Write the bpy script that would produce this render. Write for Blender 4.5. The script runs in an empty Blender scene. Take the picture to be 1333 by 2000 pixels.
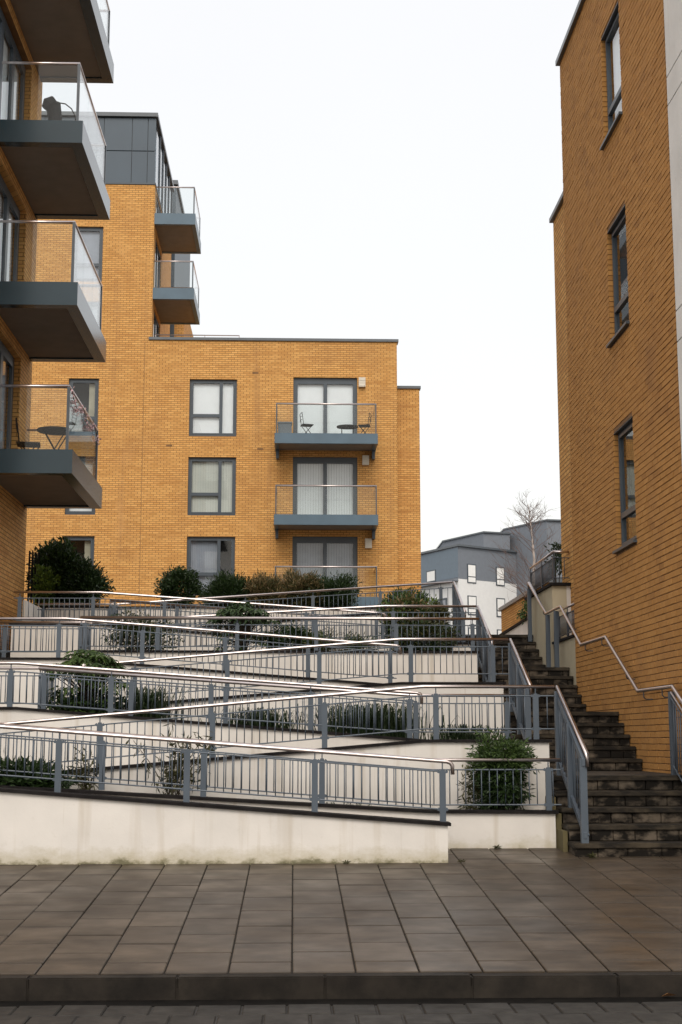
import bpy, bmesh, math, random
import numpy as np
from mathutils import Vector, Matrix
R = math.radians
rng = np.random.default_rng(7); random.seed(7)
scene = bpy.context.scene
COL = scene.collection

# ------------------------------------------------------------------ camera
cam_d = bpy.data.cameras.new('camera'); cam = bpy.data.objects.new('camera', cam_d); COL.objects.link(cam)
cam_d.sensor_fit = 'VERTICAL'; cam_d.sensor_height = 36.0; cam_d.sensor_width = 24.0
cam_d.lens = 36.0 * 2725 / 2000
cam_d.clip_start = 0.1; cam_d.clip_end = 2000
cam.location = (0, 0, 1.6)
cam.rotation_euler = (R(90 + 9.172), 0, R(-1.93))
scene.camera = cam
scene.render.resolution_x = 682; scene.render.resolution_y = 1024

# ------------------------------------------------------------------ overcast sky + soft sun
SUN_EL, SUN_AZ = 46.0, 181.0          # azimuth clockwise from +Y: behind the camera
world = bpy.data.worlds.new('World'); scene.world = world; world.use_nodes = True
wn = world.node_tree.nodes; wl = world.node_tree.links
wn.clear()
wo = wn.new('ShaderNodeOutputWorld')
sky = wn.new('ShaderNodeTexSky'); sky.sky_type = 'NISHITA'; sky.sun_disc = False
sky.sun_elevation = R(SUN_EL); sky.sun_rotation = R(SUN_AZ); sky.dust_density = 5.0; sky.air_density = 1.5
b1 = wn.new('ShaderNodeBackground'); b1.inputs['Strength'].default_value = 0.05
wl.new(sky.outputs[0], b1.inputs[0])
b2 = wn.new('ShaderNodeBackground'); 
wtc = wn.new('ShaderNodeTexCoord'); wnz = wn.new('ShaderNodeTexNoise'); wl.new(wtc.outputs['Generated'], wnz.inputs['Vector'])   # faint cloud structure all round
wnz.inputs['Scale'].default_value = 2.6; wnz.inputs['Detail'].default_value = 5
wmx = wn.new('ShaderNodeMix'); wmx.data_type = 'RGBA'; wl.new(wnz.outputs[0], wmx.inputs[0])
wmx.inputs[6].default_value = (0.95, 0.925, 0.895, 1); wmx.inputs[7].default_value = (1.06, 1.03, 1.0, 1); wl.new(wmx.outputs[2], b2.inputs[0]); b2.inputs['Strength'].default_value = 0.88
ad = wn.new('ShaderNodeAddShader'); wl.new(b1.outputs[0], ad.inputs[0]); wl.new(b2.outputs[0], ad.inputs[1])
wl.new(ad.outputs[0], wo.inputs[0])
sun_d = bpy.data.lights.new('sun', 'SUN'); sun = bpy.data.objects.new('sun', sun_d); COL.objects.link(sun)
sun_d.energy = 1.4; sun_d.angle = R(26); sun_d.color = (1.0, 0.95, 0.88)
az, el = R(SUN_AZ), R(SUN_EL)
sdir = Vector((math.sin(az) * math.cos(el), math.cos(az) * math.cos(el), math.sin(el)))
sun.rotation_euler = sdir.to_track_quat('Z', 'Y').to_euler(); sun.location = (0, -5, 30)
vs = scene.view_settings
vs.view_transform = 'Standard'; vs.look = 'None'; vs.gamma = 1.0; vs.use_curve_mapping = False; vs.exposure = 0.0

# ------------------------------------------------------------------ materials
def nodes(m):
    m.use_nodes = True
    nt = m.node_tree
    return nt, nt.nodes['Principled BSDF'], nt.nodes, nt.links
def mixc(nt, fac, a, b, blend='MIX'):
    n = nt.nodes.new('ShaderNodeMix'); n.data_type = 'RGBA'; n.blend_type = blend
    for s, v in ((n.inputs[0], fac), (n.inputs[6], a), (n.inputs[7], b)):
        if hasattr(v, 'is_linked') or isinstance(v, bpy.types.NodeSocket): nt.links.new(v, s)
        else: s.default_value = v if isinstance(v, (int, float)) else (*v, 1)
    return n.outputs[2]
def math_(nt, op, a, b=0.0, clamp=False):
    n = nt.nodes.new('ShaderNodeMath'); n.operation = op; n.use_clamp = clamp
    for s, v in ((n.inputs[0], a), (n.inputs[1], b)):
        if isinstance(v, bpy.types.NodeSocket): nt.links.new(v, s)
        else: s.default_value = v
    return n.outputs[0]
def ramp(nt, v, lo, hi, a=0.0, b=1.0):
    n = nt.nodes.new('ShaderNodeMapRange'); nt.links.new(v, n.inputs[0])
    n.inputs[1].default_value = lo; n.inputs[2].default_value = hi; n.inputs[3].default_value = a; n.inputs[4].default_value = b
    return n.outputs[0]
def pos(nt): return nt.nodes.new('ShaderNodeNewGeometry').outputs['Position']
def scalev(nt, v, s):
    n = nt.nodes.new('ShaderNodeVectorMath'); n.operation = 'MULTIPLY'; nt.links.new(v, n.inputs[0]); n.inputs[1].default_value = s
    return n.outputs[0]
def noise(nt, v, s, det=4, rough=0.55):
    n = nt.nodes.new('ShaderNodeTexNoise'); nt.links.new(v, n.inputs['Vector'])
    n.inputs['Scale'].default_value = s; n.inputs['Detail'].default_value = det; n.inputs['Roughness'].default_value = rough
    return n.outputs[0]
def bump(nt, bs, h, strength=0.3, dist=0.01):
    n = nt.nodes.new('ShaderNodeBump'); n.inputs['Strength'].default_value = strength; n.inputs['Distance'].default_value = dist
    nt.links.new(h, n.inputs['Height']); nt.links.new(n.outputs[0], bs.inputs['Normal'])
def island(nt): return nt.nodes.new('ShaderNodeNewGeometry').outputs['Random Per Island']
def objrand(nt): return nt.nodes.new('ShaderNodeObjectInfo').outputs['Random']

def plain(name, col, rough=0.6, metal=0.0, var=0.12, nscale=3.0, spec=0.5, bmp=0.0):
    m = bpy.data.materials.new(name); nt, bs, N, L = nodes(m)
    p = pos(nt)
    n1 = noise(nt, p, nscale); 
    f = ramp(nt, n1, 0.3, 0.7)
    c = mixc(nt, f, tuple(x * (1 - var) for x in col), tuple(min(1, x * (1 + var)) for x in col))
    L.new(c, bs.inputs['Base Color'])
    bs.inputs['Roughness'].default_value = rough; bs.inputs['Metallic'].default_value = metal
    bs.inputs['Specular IOR Level'].default_value = spec
    if bmp: bump(nt, bs, noise(nt, p, nscale * 12), bmp, 0.004)
    return m

BR_A, BR_B, BR_D = (0.58, 0.295, 0.088), (0.72, 0.40, 0.132), (0.40, 0.185, 0.055)
def brick_proc(name, tint=1.0):
    m = bpy.data.materials.new(name); nt, bs, N, L = nodes(m)
    p = pos(nt)
    sp = N.new('ShaderNodeSeparateXYZ'); L.new(p, sp.inputs[0])
    cb = N.new('ShaderNodeCombineXYZ'); L.new(math_(nt, 'ADD', sp.outputs[0], sp.outputs[1]), cb.inputs[0]); L.new(sp.outputs[2], cb.inputs[1])
    br = N.new('ShaderNodeTexBrick'); L.new(cb.outputs[0], br.inputs['Vector'])
    br.inputs['Scale'].default_value = 1.0; br.inputs['Brick Width'].default_value = 0.225; br.inputs['Row Height'].default_value = 0.075
    br.inputs['Mortar Size'].default_value = 0.008; br.inputs['Mortar Smooth'].default_value = 0.2; br.inputs['Bias'].default_value = 0.0
    k = tint
    br.inputs['Color1'].default_value = (*[c * k for c in BR_A], 1); br.inputs['Color2'].default_value = (*[c * k for c in BR_B], 1)
    br.inputs['Mortar'].default_value = (0.16 * k, 0.085 * k, 0.035 * k, 1)
    # rows of darker bricks, patches of weathering, vertical runs
    rowv = scalev(nt, p, (0.55, 0.55, 13.3)); rw = noise(nt, rowv, 1.0, 2)
    c = mixc(nt, ramp(nt, rw, 0.50, 0.70, 0, 0.65), br.outputs['Color'], tuple(x * k for x in BR_D))
    pt = noise(nt, p, 0.55, 5)
    c = mixc(nt, ramp(nt, pt, 0.52, 0.74, 0, 0.4), c, tuple(x * k for x in (0.30, 0.145, 0.055)))
    vr = noise(nt, scalev(nt, p, (2.6, 2.6, 0.13)), 1.0, 4)
    c = mixc(nt, ramp(nt, vr, 0.58, 0.78, 0, 0.4), c, tuple(x * k for x in (0.30, 0.155, 0.07)))
    lt = noise(nt, scalev(nt, p, (1, 1, 0.6)), 1.7, 3)
    c = mixc(nt, ramp(nt, lt, 0.58, 0.78, 0, 0.35), c, tuple(x * k for x in (0.66, 0.37, 0.14)))
    L.new(c, bs.inputs['Base Color']); bs.inputs['Roughness'].default_value = 0.85; bs.inputs['Specular IOR Level'].default_value = 0.25
    bump(nt, bs, br.outputs['Fac'], -0.6, 0.008)
    return m
def brick_real(name, per_object):
    m = bpy.data.materials.new(name); nt, bs, N, L = nodes(m)
    p = pos(nt)
    r = objrand(nt) if per_object else island(nt)
    wn_ = N.new('ShaderNodeTexWhiteNoise'); wn_.noise_dimensions = '1D'; L.new(math_(nt, 'MULTIPLY', r, 917.0), wn_.inputs['W'])
    c = mixc(nt, wn_.outputs[0], tuple(0.88 * v for v in (0.48, 0.235, 0.068)), tuple(0.88 * v for v in (0.56, 0.285, 0.088)))
    c = mixc(nt, ramp(nt, r, 0.9, 1.0, 0, 0.45), c, (0.26, 0.12, 0.04))
    c = mixc(nt, ramp(nt, noise(nt, p, 26, 3), 0.60, 0.76, 0, 0.5), c, (0.17, 0.08, 0.03))
    c = mixc(nt, ramp(nt, noise(nt, p, 0.9, 4), 0.5, 0.75, 0, 0.4), c, (0.24, 0.12, 0.055))
    L.new(c, bs.inputs['Base Color']); bs.inputs['Roughness'].default_value = 0.85; bs.inputs['Specular IOR Level'].default_value = 0.25
    bump(nt, bs, noise(nt, p, 60, 4), 0.5, 0.004)
    return m
def render_white(name, base=(0.745, 0.705, 0.655), algae=None, dirt=0.5):
    m = bpy.data.materials.new(name); nt, bs, N, L = nodes(m)
    p = pos(nt)
    c = mixc(nt, ramp(nt, noise(nt, p, 1.6, 5), 0.35, 0.7), base, tuple(x * 0.86 for x in base))
    st = noise(nt, scalev(nt, p, (5.5, 5.5, 0.35)), 1.0, 4)
    c = mixc(nt, ramp(nt, st, 0.57, 0.78, 0, dirt), c, (0.40, 0.32, 0.21))
    st2 = noise(nt, scalev(nt, p, (17, 17, 0.5)), 1.0, 3)
    c = mixc(nt, ramp(nt, st2, 0.66, 0.78, 0, dirt * .7), c, (0.33, 0.25, 0.14))
    c = mixc(nt, ramp(nt, noise(nt, p, 9, 6, 0.7), 0.6, 0.85, 0, 0.3), c, (0.40, 0.36, 0.27))
    if algae is not None:     # splash line of moss along the foot of the wall
        sp = N.new('ShaderNodeSeparateXYZ'); L.new(p, sp.inputs[0])
        h = math_(nt, 'SUBTRACT', sp.outputs[2], algae)
        n = noise(nt, scalev(nt, p, (3, 3, 5)), 1.6, 6, 0.7)
        edge = math_(nt, 'SUBTRACT', math_(nt, 'MULTIPLY', n, 0.32), h)
        c = mixc(nt, ramp(nt, edge, 0.0, 0.17, 0, 0.7), c, (0.38, 0.325, 0.18))
        c = mixc(nt, ramp(nt, edge, 0.13, 0.19, 0, 0.8), c, (0.09, 0.085, 0.04))
    L.new(c, bs.inputs['Base Color']); bs.inputs['Roughness'].default_value = 0.9; bs.inputs['Specular IOR Level'].default_value = 0.2
    bump(nt, bs, noise(nt, p, 55, 3), 0.25, 0.004)
    return m
def stone(name, a, b, dark, scale=6, amount=(0.45, 0.6), rough=0.7, per_obj=0.25, streak=(1, 1, 1), spec=0.5, edge=False):
    m = bpy.data.materials.new(name); nt, bs, N, L = nodes(m)
    p = pos(nt)
    c = mixc(nt, ramp(nt, noise(nt, p, scale, 5), 0.35, 0.65), a, b)
    wn_ = N.new('ShaderNodeTexWhiteNoise'); wn_.noise_dimensions = '1D'; L.new(math_(nt, 'MULTIPLY', objrand(nt), 733.0), wn_.inputs['W'])
    c = mixc(nt, ramp(nt, wn_.outputs[0], 0, 1, 0, per_obj * 2), c, tuple(x * 0.55 for x in a))
    g = noise(nt, scalev(nt, p, streak), scale * 0.6, 6, 0.65)
    c = mixc(nt, ramp(nt, g, amount[0], amount[1]), c, dark)
    if edge:        # dirt worked into the margins of every slab
        tc = N.new('ShaderNodeTexCoord'); sp = N.new('ShaderNodeSeparateXYZ'); L.new(tc.outputs['Generated'], sp.inputs[0])
        ey = math_(nt, 'ABSOLUTE', math_(nt, 'SUBTRACT', sp.outputs[1], 0.5)); ex = math_(nt, 'ABSOLUTE', math_(nt, 'SUBTRACT', sp.outputs[0], 0.5))
        wob = math_(nt, 'MULTIPLY', math_(nt, 'SUBTRACT', noise(nt, p, 14, 3), 0.5), 0.05)
        e2 = math_(nt, 'MAXIMUM', math_(nt, 'ADD', ey, wob), math_(nt, 'SUBTRACT', math_(nt, 'ADD', ex, wob), 0.02))
        c = mixc(nt, ramp(nt, e2, 0.468, 0.488, 0, 0.42), c, tuple(x * 0.4 for x in b))
    L.new(c, bs.inputs['Base Color'])
    rr = ramp(nt, noise(nt, p, scale * 0.5, 3), 0.3, 0.7, rough - 0.14, rough + 0.12); L.new(rr, bs.inputs['Roughness'])
    bs.inputs['Specular IOR Level'].default_value = spec
    bump(nt, bs, noise(nt, p, scale * 10, 4), 0.35, 0.003)
    return m
def leafmat(name, a, b, per_object=False, gloss=0.4, trans=0.25):
    m = bpy.data.materials.new(name); nt, bs, N, L = nodes(m)
    r = objrand(nt) if per_object else island(nt)
    c = mixc(nt, r, a, b)
    L.new(c, bs.inputs['Base Color']); bs.inputs['Roughness'].default_value = gloss
    bs.inputs['Specular IOR Level'].default_value = 0.35
    t = N.new('ShaderNodeBsdfTranslucent'); L.new(c, t.inputs[0])
    mx = N.new('ShaderNodeMixShader'); mx.inputs[0].default_value = trans
    L.new(bs.outputs[0], mx.inputs[1]); L.new(t.outputs[0], mx.inputs[2]); L.new(mx.outputs[0], N['Material Output'].inputs[0])
    return m
def glassmat(name, tint, ior=1.5, refl=1.0, opac=0.0, body=(0.02, 0.025, 0.03)):
    m = bpy.data.materials.new(name); m.use_nodes = True; nt = m.node_tree; N = nt.nodes; L = nt.links; N.clear()
    o = N.new('ShaderNodeOutputMaterial'); tr = N.new('ShaderNodeBsdfTransparent'); tr.inputs[0].default_value = (*tint, 1)
    gl = N.new('ShaderNodeBsdfGlossy'); gl.inputs['Roughness'].default_value = 0.015; gl.inputs[0].default_value = (refl, refl, refl, 1)
    fr = N.new('ShaderNodeFresnel'); gg = N.new('ShaderNodeNewGeometry')
    L.new(ramp(nt, gg.outputs['Backfacing'], 0, 1, ior, 1 / ior), fr.inputs[0])     # same reflectance from either side of a thin pane
    base = tr.outputs[0]
    if opac > 0:
        df = N.new('ShaderNodeBsdfDiffuse'); df.inputs[0].default_value = (*body, 1)
        mm = N.new('ShaderNodeMixShader'); mm.inputs[0].default_value = opac; L.new(tr.outputs[0], mm.inputs[1]); L.new(df.outputs[0], mm.inputs[2]); base = mm.outputs[0]
    mx = N.new('ShaderNodeMixShader'); L.new(fr.outputs[0], mx.inputs[0]); L.new(base, mx.inputs[1]); L.new(gl.outputs[0], mx.inputs[2])
    L.new(mx.outputs[0], o.inputs[0])
    return m

M = {}
M['brick'] = brick_proc('brick_facing'); M['brick_one'] = brick_real('brick_single', True); M['brick_many'] = brick_real('brick_mass', False)
M['brick_shade'] = M['brick']
M['mortar'] = plain('mortar', (0.21, 0.115, 0.05), 0.95, var=0.25, nscale=5)
M['render'] = render_white('white_render'); M['render_foot'] = render_white('white_render_mossy_foot', algae=0.42, dirt=0.5)
M['beige'] = render_white('stained_beige_render', (0.52, 0.46, 0.33), dirt=0.75)
M['algae'] = render_white('algae_stained_render', (0.12, 0.10, 0.05), dirt=0.9)
M['coping'] = plain('slate_coping', (0.014, 0.012, 0.012), 0.8, var=0.4, nscale=9, spec=0.12, bmp=0.2)
M['rail_blue'] = plain('blue_grey_paint', (0.074, 0.094, 0.119), 0.42, var=0.1)
M['rail_dark'] = plain('dark_rail_paint', (0.045, 0.055, 0.07), 0.45, var=0.1)
M['steel'] = plain('brushed_stainless', (0.60, 0.535, 0.52), 0.32, 1.0, var=0.06, nscale=14)
M['fascia'] = plain('fascia_blue_grey', (0.078, 0.128, 0.172), 0.34, var=0.1, nscale=1.5)
M['fascia_dark'] = plain('fascia_slate', (0.020, 0.042, 0.058), 0.2, var=0.1, nscale=1.5, spec=0.4)
M['soffit'] = plain('soffit_board', (0.205, 0.17, 0.138), 0.9, var=0.08)
M['frame'] = plain('window_frame_grey', (0.055, 0.072, 0.09), 0.4, var=0.08)
M['cap'] = plain('roof_cap_metal', (0.10, 0.115, 0.13), 0.35, var=0.1)
M['clad'] = plain('slate_cladding', (0.052, 0.078, 0.105), 0.45, var=0.08, nscale=0.8)
M['glass'] = glassmat('window_glass', (0.86, 0.9, 0.93), 1.55); M['glass_bal'] = glassmat('balcony_glass', (0.93, 0.95, 0.95), 1.3)
M['blind'] = plain('white_blind', (0.88, 0.88, 0.86), 0.8, var=0.03); M['blind_grey'] = plain('grey_blind', (0.36, 0.38, 0.42), 0.8, var=0.1)
M['blind_cream'] = plain('cream_blind', (0.62, 0.62, 0.54), 0.8, var=0.05)
M['curtain'] = plain('curtain', (0.5, 0.46, 0.34), 0.9, var=0.15)
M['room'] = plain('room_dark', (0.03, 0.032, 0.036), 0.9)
M['vent'] = plain('vent_cover', (0.62, 0.57, 0.48), 0.6)
M['panel_white'] = render_white('white_cladding_panel', (0.80, 0.79, 0.76), dirt=0.18)
M['black'] = plain('black_metal', (0.008, 0.008, 0.009), 0.6, spec=0.12); M['greybox'] = plain('grey_plastic', (0.12, 0.14, 0.16), 0.5)
M['pink'] = plain('pink_petals', (0.62, 0.42, 0.44), 0.8, var=0.35, nscale=30)
M['slab'] = stone('paving_slab', (0.098, 0.073, 0.050), (0.062, 0.046, 0.032), (0.028, 0.021, 0.014), 3.0, (0.42, 0.74), 0.44, 0.30, (1, 3, 1), 0.28, True)
M['grout'] = plain('paving_joint', (0.012, 0.010, 0.008), 0.95, var=0.3)
M['kerb'] = stone('kerb_concrete', (0.034, 0.028, 0.022), (0.022, 0.018, 0.015), (0.009, 0.008, 0.007), 5, (0.42, 0.72), 0.7, 0.16, spec=0.12)
M['sett'] = stone('road_sett', (0.046, 0.042, 0.036), (0.030, 0.027, 0.024), (0.014, 0.012, 0.011), 7, (0.5, 0.8), 0.6, 0.34, spec=0.2)
M['gutter'] = plain('gutter_dirt_kerb_shade', (0.007, 0.006, 0.005), 0.75, var=0.4, nscale=9, spec=0.1, bmp=0.6)  # wet dirt painted near black to include the shadow at the kerb foot
M['asphalt'] = plain('road_base', (0.03, 0.028, 0.026), 0.8, var=0.3, nscale=8)
M['tread'] = stone('mossy_tread', (0.075, 0.058, 0.038), (0.045, 0.034, 0.022), (0.012, 0.0095, 0.007), 6, (0.36, 0.58), 0.7, 0.1, (1, 1, 2.5), 0.25)
M['riser'] = stone('mouldy_riser', (0.17, 0.135, 0.10), (0.10, 0.08, 0.06), (0.009, 0.007, 0.005), 6, (0.38, 0.54), 0.8, 0.22, (1, 1, 1.6), 0.2)
M['path'] = stone('ramp_paving', (0.15, 0.125, 0.10), (0.11, 0.09, 0.07), (0.05, 0.042, 0.034), 4, (0.5, 0.8), 0.7, 0.05)
M['soil'] = plain('planter_soil', (0.016, 0.012, 0.009), 0.95, var=0.4, nscale=10, bmp=0.8)
M['ground'] = plain('ground_earth', (0.07, 0.06, 0.05), 0.9, var=0.2)
M['bark'] = plain('bark', (0.06, 0.045, 0.032), 0.85, var=0.3, nscale=12); M['birch'] = plain('birch_bark', (0.42, 0.36, 0.32), 0.8, var=0.3, nscale=9)
M['twig'] = plain('bare_twig', (0.16, 0.11, 0.095), 0.85)
M['leaf_dark'] = leafmat('leaf_dark', (0.012, 0.025, 0.008), (0.035, 0.065, 0.018))
M['leaf_mid'] = leafmat('leaf_mid', (0.022, 0.045, 0.012), (0.075, 0.12, 0.03))
M['leaf_lime'] = leafmat('leaf_lime', (0.06, 0.10, 0.015), (0.16, 0.23, 0.035))
M['leaf_olive'] = leafmat('leaf_olive', (0.03, 0.035, 0.010), (0.09, 0.085, 0.03))
M['leaf_straw'] = leafmat('leaf_straw', (0.12, 0.085, 0.04), (0.26, 0.19, 0.09))
M['leaf_fatsia'] = leafmat('leaf_fatsia', (0.03, 0.06, 0.015), (0.09, 0.145, 0.035), True, 0.5)
M['leaf_fatsia_dark'] = leafmat('leaf_fatsia_dark', (0.020, 0.042, 0.014), (0.06, 0.10, 0.035), True, 0.48)
M['grass'] = leafmat('grass_blade', (0.014, 0.03, 0.012), (0.05, 0.075, 0.03), gloss=0.45)
M['far_grey'] = plain('far_slate_render', (0.18, 0.20, 0.23), 0.8, var=0.05); M['far_blue'] = plain('far_blue_render', (0.17, 0.215, 0.26), 0.8, var=0.05)
M['far_white'] = plain('far_white_render', (0.78, 0.78, 0.77), 0.8, var=0.03)
M['rust'] = plain('fallen_leaf_brown', (0.20, 0.09, 0.03), 0.8)

# ------------------------------------------------------------------ mesh helpers
class MB:
    def __init__(s): s.v = []; s.f = []
    def add(s, vs_, fs):
        o = len(s.v); s.v += [tuple(map(float, p)) for p in vs_]; s.f += [tuple(i + o for i in f) for f in fs]; return s
    def hexa(s, b, t):      # four bottom, four top points, ccw from above
        return s.add(list(b) + list(t), [(3, 2, 1, 0), (4, 5, 6, 7), (0, 1, 5, 4), (1, 2, 6, 5), (2, 3, 7, 6), (3, 0, 4, 7)])
    def box(s, x0, x1, y0, y1, z0, z1):
        if x0 > x1: x0, x1 = x1, x0
        if y0 > y1: y0, y1 = y1, y0
        c = [(x0, y0), (x1, y0), (x1, y1), (x0, y1)]
        return s.hexa([(a, b, z0) for a, b in c], [(a, b, z1) for a, b in c])
    def slope(s, x0, x1, y0, y1, b0, b1, t0, t1):   # bottom/top heights at x0 and x1
        return s.hexa([(x0, y0, b0), (x1, y0, b1), (x1, y1, b1), (x0, y1, b0)], [(x0, y0, t0), (x1, y0, t1), (x1, y1, t1), (x0, y1, t0)])
    def extr(s, poly, y0, y1):                       # polygon (x,z) pushed along y
        n = len(poly)
        v = [(x, y0, z) for x, z in poly] + [(x, y1, z) for x, z in poly]
        f = [tuple(range(n)), tuple(range(2 * n - 1, n - 1, -1))] + [(i, i + n, (i + 1) % n + n, (i + 1) % n) for i in range(n)]
        return s.add(v, f)
    def tbox(s, T, u0, u1, w0, w1, v0, v1):
        c = [(u0, w0), (u1, w0), (u1, w1), (u0, w1)]
        return s.hexa([T(a, b, v0) for a, b in c], [T(a, b, v1) for a, b in c])
    def tube(s, pts, r, n=8, cap=True):
        P = [Vector(p) for p in pts]; rings = []
        rr = r if isinstance(r, (list, tuple)) else [r] * len(P)
        up = Vector((0.013, 0.021, 1))
        for i, p in enumerate(P):
            d = Vector((0, 0, 0))
            if i: d += (p - P[i - 1]).normalized()
            if i < len(P) - 1: d += (P[i + 1] - p).normalized()
            d.normalize()
            a = d.cross(up)
            if a.length < 0.05: a = d.cross(Vector((1, 0, 0)))
            a.normalize(); b = a.cross(d)
            k = 1.0
            if 0 < i < len(P) - 1: k = 1 / max(0.5, math.sqrt((1 + (p - P[i - 1]).normalized().dot((P[i + 1] - p).normalized())) / 2))
            rings.append([p + (a * math.cos(t) + b * math.sin(t)) * rr[i] * (k if abs(k - 1) > .02 else 1) for t in [2 * math.pi * j / n for j in range(n)]])
        v = [q for ring in rings for q in ring]; f = []
        for i in range(len(P) - 1):
            for j in range(n): f.append((i * n + j, i * n + (j + 1) % n, (i + 1) * n + (j + 1) % n, (i + 1) * n + j))
        if cap: f.append(tuple(range(n - 1, -1, -1))); f.append(tuple((len(P) - 1) * n + j for j in range(n)))
        return s.add(v, f)
    def build(s, name, mat, parent=None, smooth=False, fix=True):
        o0 = ORG.get(parent, (0, 0, 0)) if parent is not None else (0, 0, 0)
        me = bpy.data.meshes.new(name)
        v = np.array(s.v, dtype=float).reshape(-1, 3) - np.array(o0)
        me.from_pydata(v.tolist(), [], s.f); 
        if fix:
            bm = bmesh.new(); bm.from_mesh(me); bmesh.ops.recalc_face_normals(bm, faces=bm.faces); bm.to_mesh(me); bm.free()
        if smooth: me.shade_smooth()
        if mat: me.materials.append(mat)
        return link(name, me, parent, o0)
ORG = {}
def link(name, me, parent=None, org=None):
    o = bpy.data.objects.new(name, me); COL.objects.link(o)
    if parent is not None: o.parent = parent; ORG[o] = org if org is not None else ORG.get(parent, (0, 0, 0))
    else: ORG[o] = (0, 0, 0)
    return o
def tag(o, label, cat, group=None):
    o['label'] = label; o['category'] = cat
    if group: o['group'] = group
    return o
def thing(name, loc, label, cat, group=None):
    o = bpy.data.objects.new(name, None); COL.objects.link(o); o.location = loc; o.empty_display_size = 0.1; ORG[o] = tuple(loc)
    return tag(o, label, cat, group)
def struct(o): o['kind'] = 'structure'; return o
def stuff(o): o['kind'] = 'stuff'; return o
def place(name, me, parent, loc, rot=(0, 0, 0), scale=(1, 1, 1)):     # a shared mesh at a world point, under parent
    o = bpy.data.objects.new(name, me); COL.objects.link(o); o.parent = parent
    g = ORG.get(parent, (0, 0, 0)); o.location = (loc[0] - g[0], loc[1] - g[1], loc[2] - g[2]); o.rotation_euler = rot; o.scale = scale
    return o
def bevel_mesh(name, mb, mat, w, seg=1):
    me = bpy.data.meshes.new(name); me.from_pydata(mb.v, [], mb.f)
    bm = bmesh.new(); bm.from_mesh(me); bmesh.ops.recalc_face_normals(bm, faces=bm.faces)
    bmesh.ops.bevel(bm, geom=list(bm.edges), offset=w, segments=seg, affect='EDGES'); bm.to_mesh(me); bm.free()
    me.materials.append(mat); return me
def interp(pts, x):
    pts = sorted(pts)
    if x <= pts[0][0]: return pts[0][1]
    for (a, za), (b, zb) in zip(pts, pts[1:]):
        if x <= b: return za + (zb - za) * (x - a) / (b - a)
    return pts[-1][1]

# ------------------------------------------------------------------ setting: ground, road, kerb, pavement
L = [0.42, 1.19, 1.935, 2.68, 3.425]                 # levels of the right-hand landings
MID = [0.80, 1.56, 2.31, 3.05]                       # levels of the left-hand landings
XL, XR, XS = -3.2, 1.42, 2.9                         # ramp turning points, stair edge
FR = [13.7, 15.3, 16.4, 18.55, 19.65, 21.8, 22.9, 25.05]   # front rail line of every run
BK = {0: 14.7, 2: 17.4, 4: 20.65, 6: 23.9}          # planter rail lines
def pav(y): return 0.125 + (y - 9.05) * 0.061

g = MB(); g.add([(-400, -200, -0.6), (400, -200, -0.6), (400, 60, -0.6), (-400, 60, -0.6), (400, 112, 9.3), (-400, 112, 9.3), (400, 900, 9.3), (-400, 900, 9.3)], [(0, 1, 2, 3), (3, 2, 4, 5), (5, 4, 6, 7)])
struct(g.build('ground', M['ground']))
rd = MB(); rd.box(-40, 40, -14, 9.05, -0.5, -0.012)
road = struct(rd.build('road', M['asphalt']))
me = bevel_mesh('sett', MB().box(0.004, 0.266, 0.004, 0.304, -0.08, 0.0), M['sett'], 0.008)
ns = 0
for r in range(4):
    y = 8.54 - r * 0.31
    for c in range(-9, 12):
        x = c * 0.27 + (0.135 if r % 2 else 0.0) - 0.03
        place('sett', me, road, (x, y, random.uniform(-0.004, 0.003)), (random.uniform(-.012, .012), random.uniform(-.012, .012), random.uniform(-.006, .006)))
mb = MB()
for r in range(4, 20):
    y = 8.54 - r * 0.31
    for c in range(-22, 24):
        x = c * 0.27 + (0.135 if r % 2 else 0) - 0.03; z = random.uniform(-.004, .003)
        mb.box(x + .004, x + .266, y + .004, y + .304, -0.011, z)
for r in range(4):
    y = 8.54 - r * 0.31
    for c in list(range(-22, -9)) + list(range(12, 24)):
        x = c * 0.27 + (0.135 if r % 2 else 0) - 0.03; z = random.uniform(-.004, .003)
        mb.box(x + .004, x + .266, y + .004, y + .304, -0.011, z)
stuff(mb.build('setts', M['sett'], road))
struct(MB().box(-40, 40, 8.852, 9.049, -0.3, -0.008).build('gutter', M['gutter']))
kb = struct(MB().box(-40, 40, 9.06, 9.18, -0.3, 0.06).build('kerb', M['kerb']))
kme = bevel_mesh('kerb_stone', MB().box(0.0015, 0.9175, 0, 0.125, -0.15, 0.126), M['kerb'], 0.009, 2)
for i in range(-9, 9): place('kerb_stone', kme, kb, (0.205 + i * 0.919, 9.05, random.uniform(-.003, .003)), (random.uniform(-.01, .006), 0, random.uniform(-.002, .002)))
pv = MB(); pv.add([(-40, 9.17, pav(9.17) - .014), (40, 9.17, pav(9.17) - .014), (40, 26, pav(15.3) - .014), (40, 15.3, pav(15.3) - .014), (-40, 15.3, pav(15.3) - .014)], [(0, 1, 3, 4)])
pavement = struct(pv.build('pavement', M['grout']))
sl = math.atan(0.061)
smes = {}
for ln in (0.3, 0.6): smes[ln] = bevel_mesh('paving_slab', MB().box(0.0045, 0.3995, 0.009, ln - .009, -0.06, 0.0), M['slab'], 0.006)
for c in range(-11, 11):
    y = 9.177; first = c % 2
    while y < 14.9:
        ln = 0.3 if first else 0.6
        first = 0
        x = c * 0.404
        if not (y > 13.75 and x < 1.2):
            place('paving_slab', smes[ln], pavement, (x, y, pav(y) + random.uniform(-.002, .002)), (sl + random.uniform(-.003, .003), random.uniform(-.003, .003), 0))
        y += ln * math.cos(sl)
mb = MB()
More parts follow.
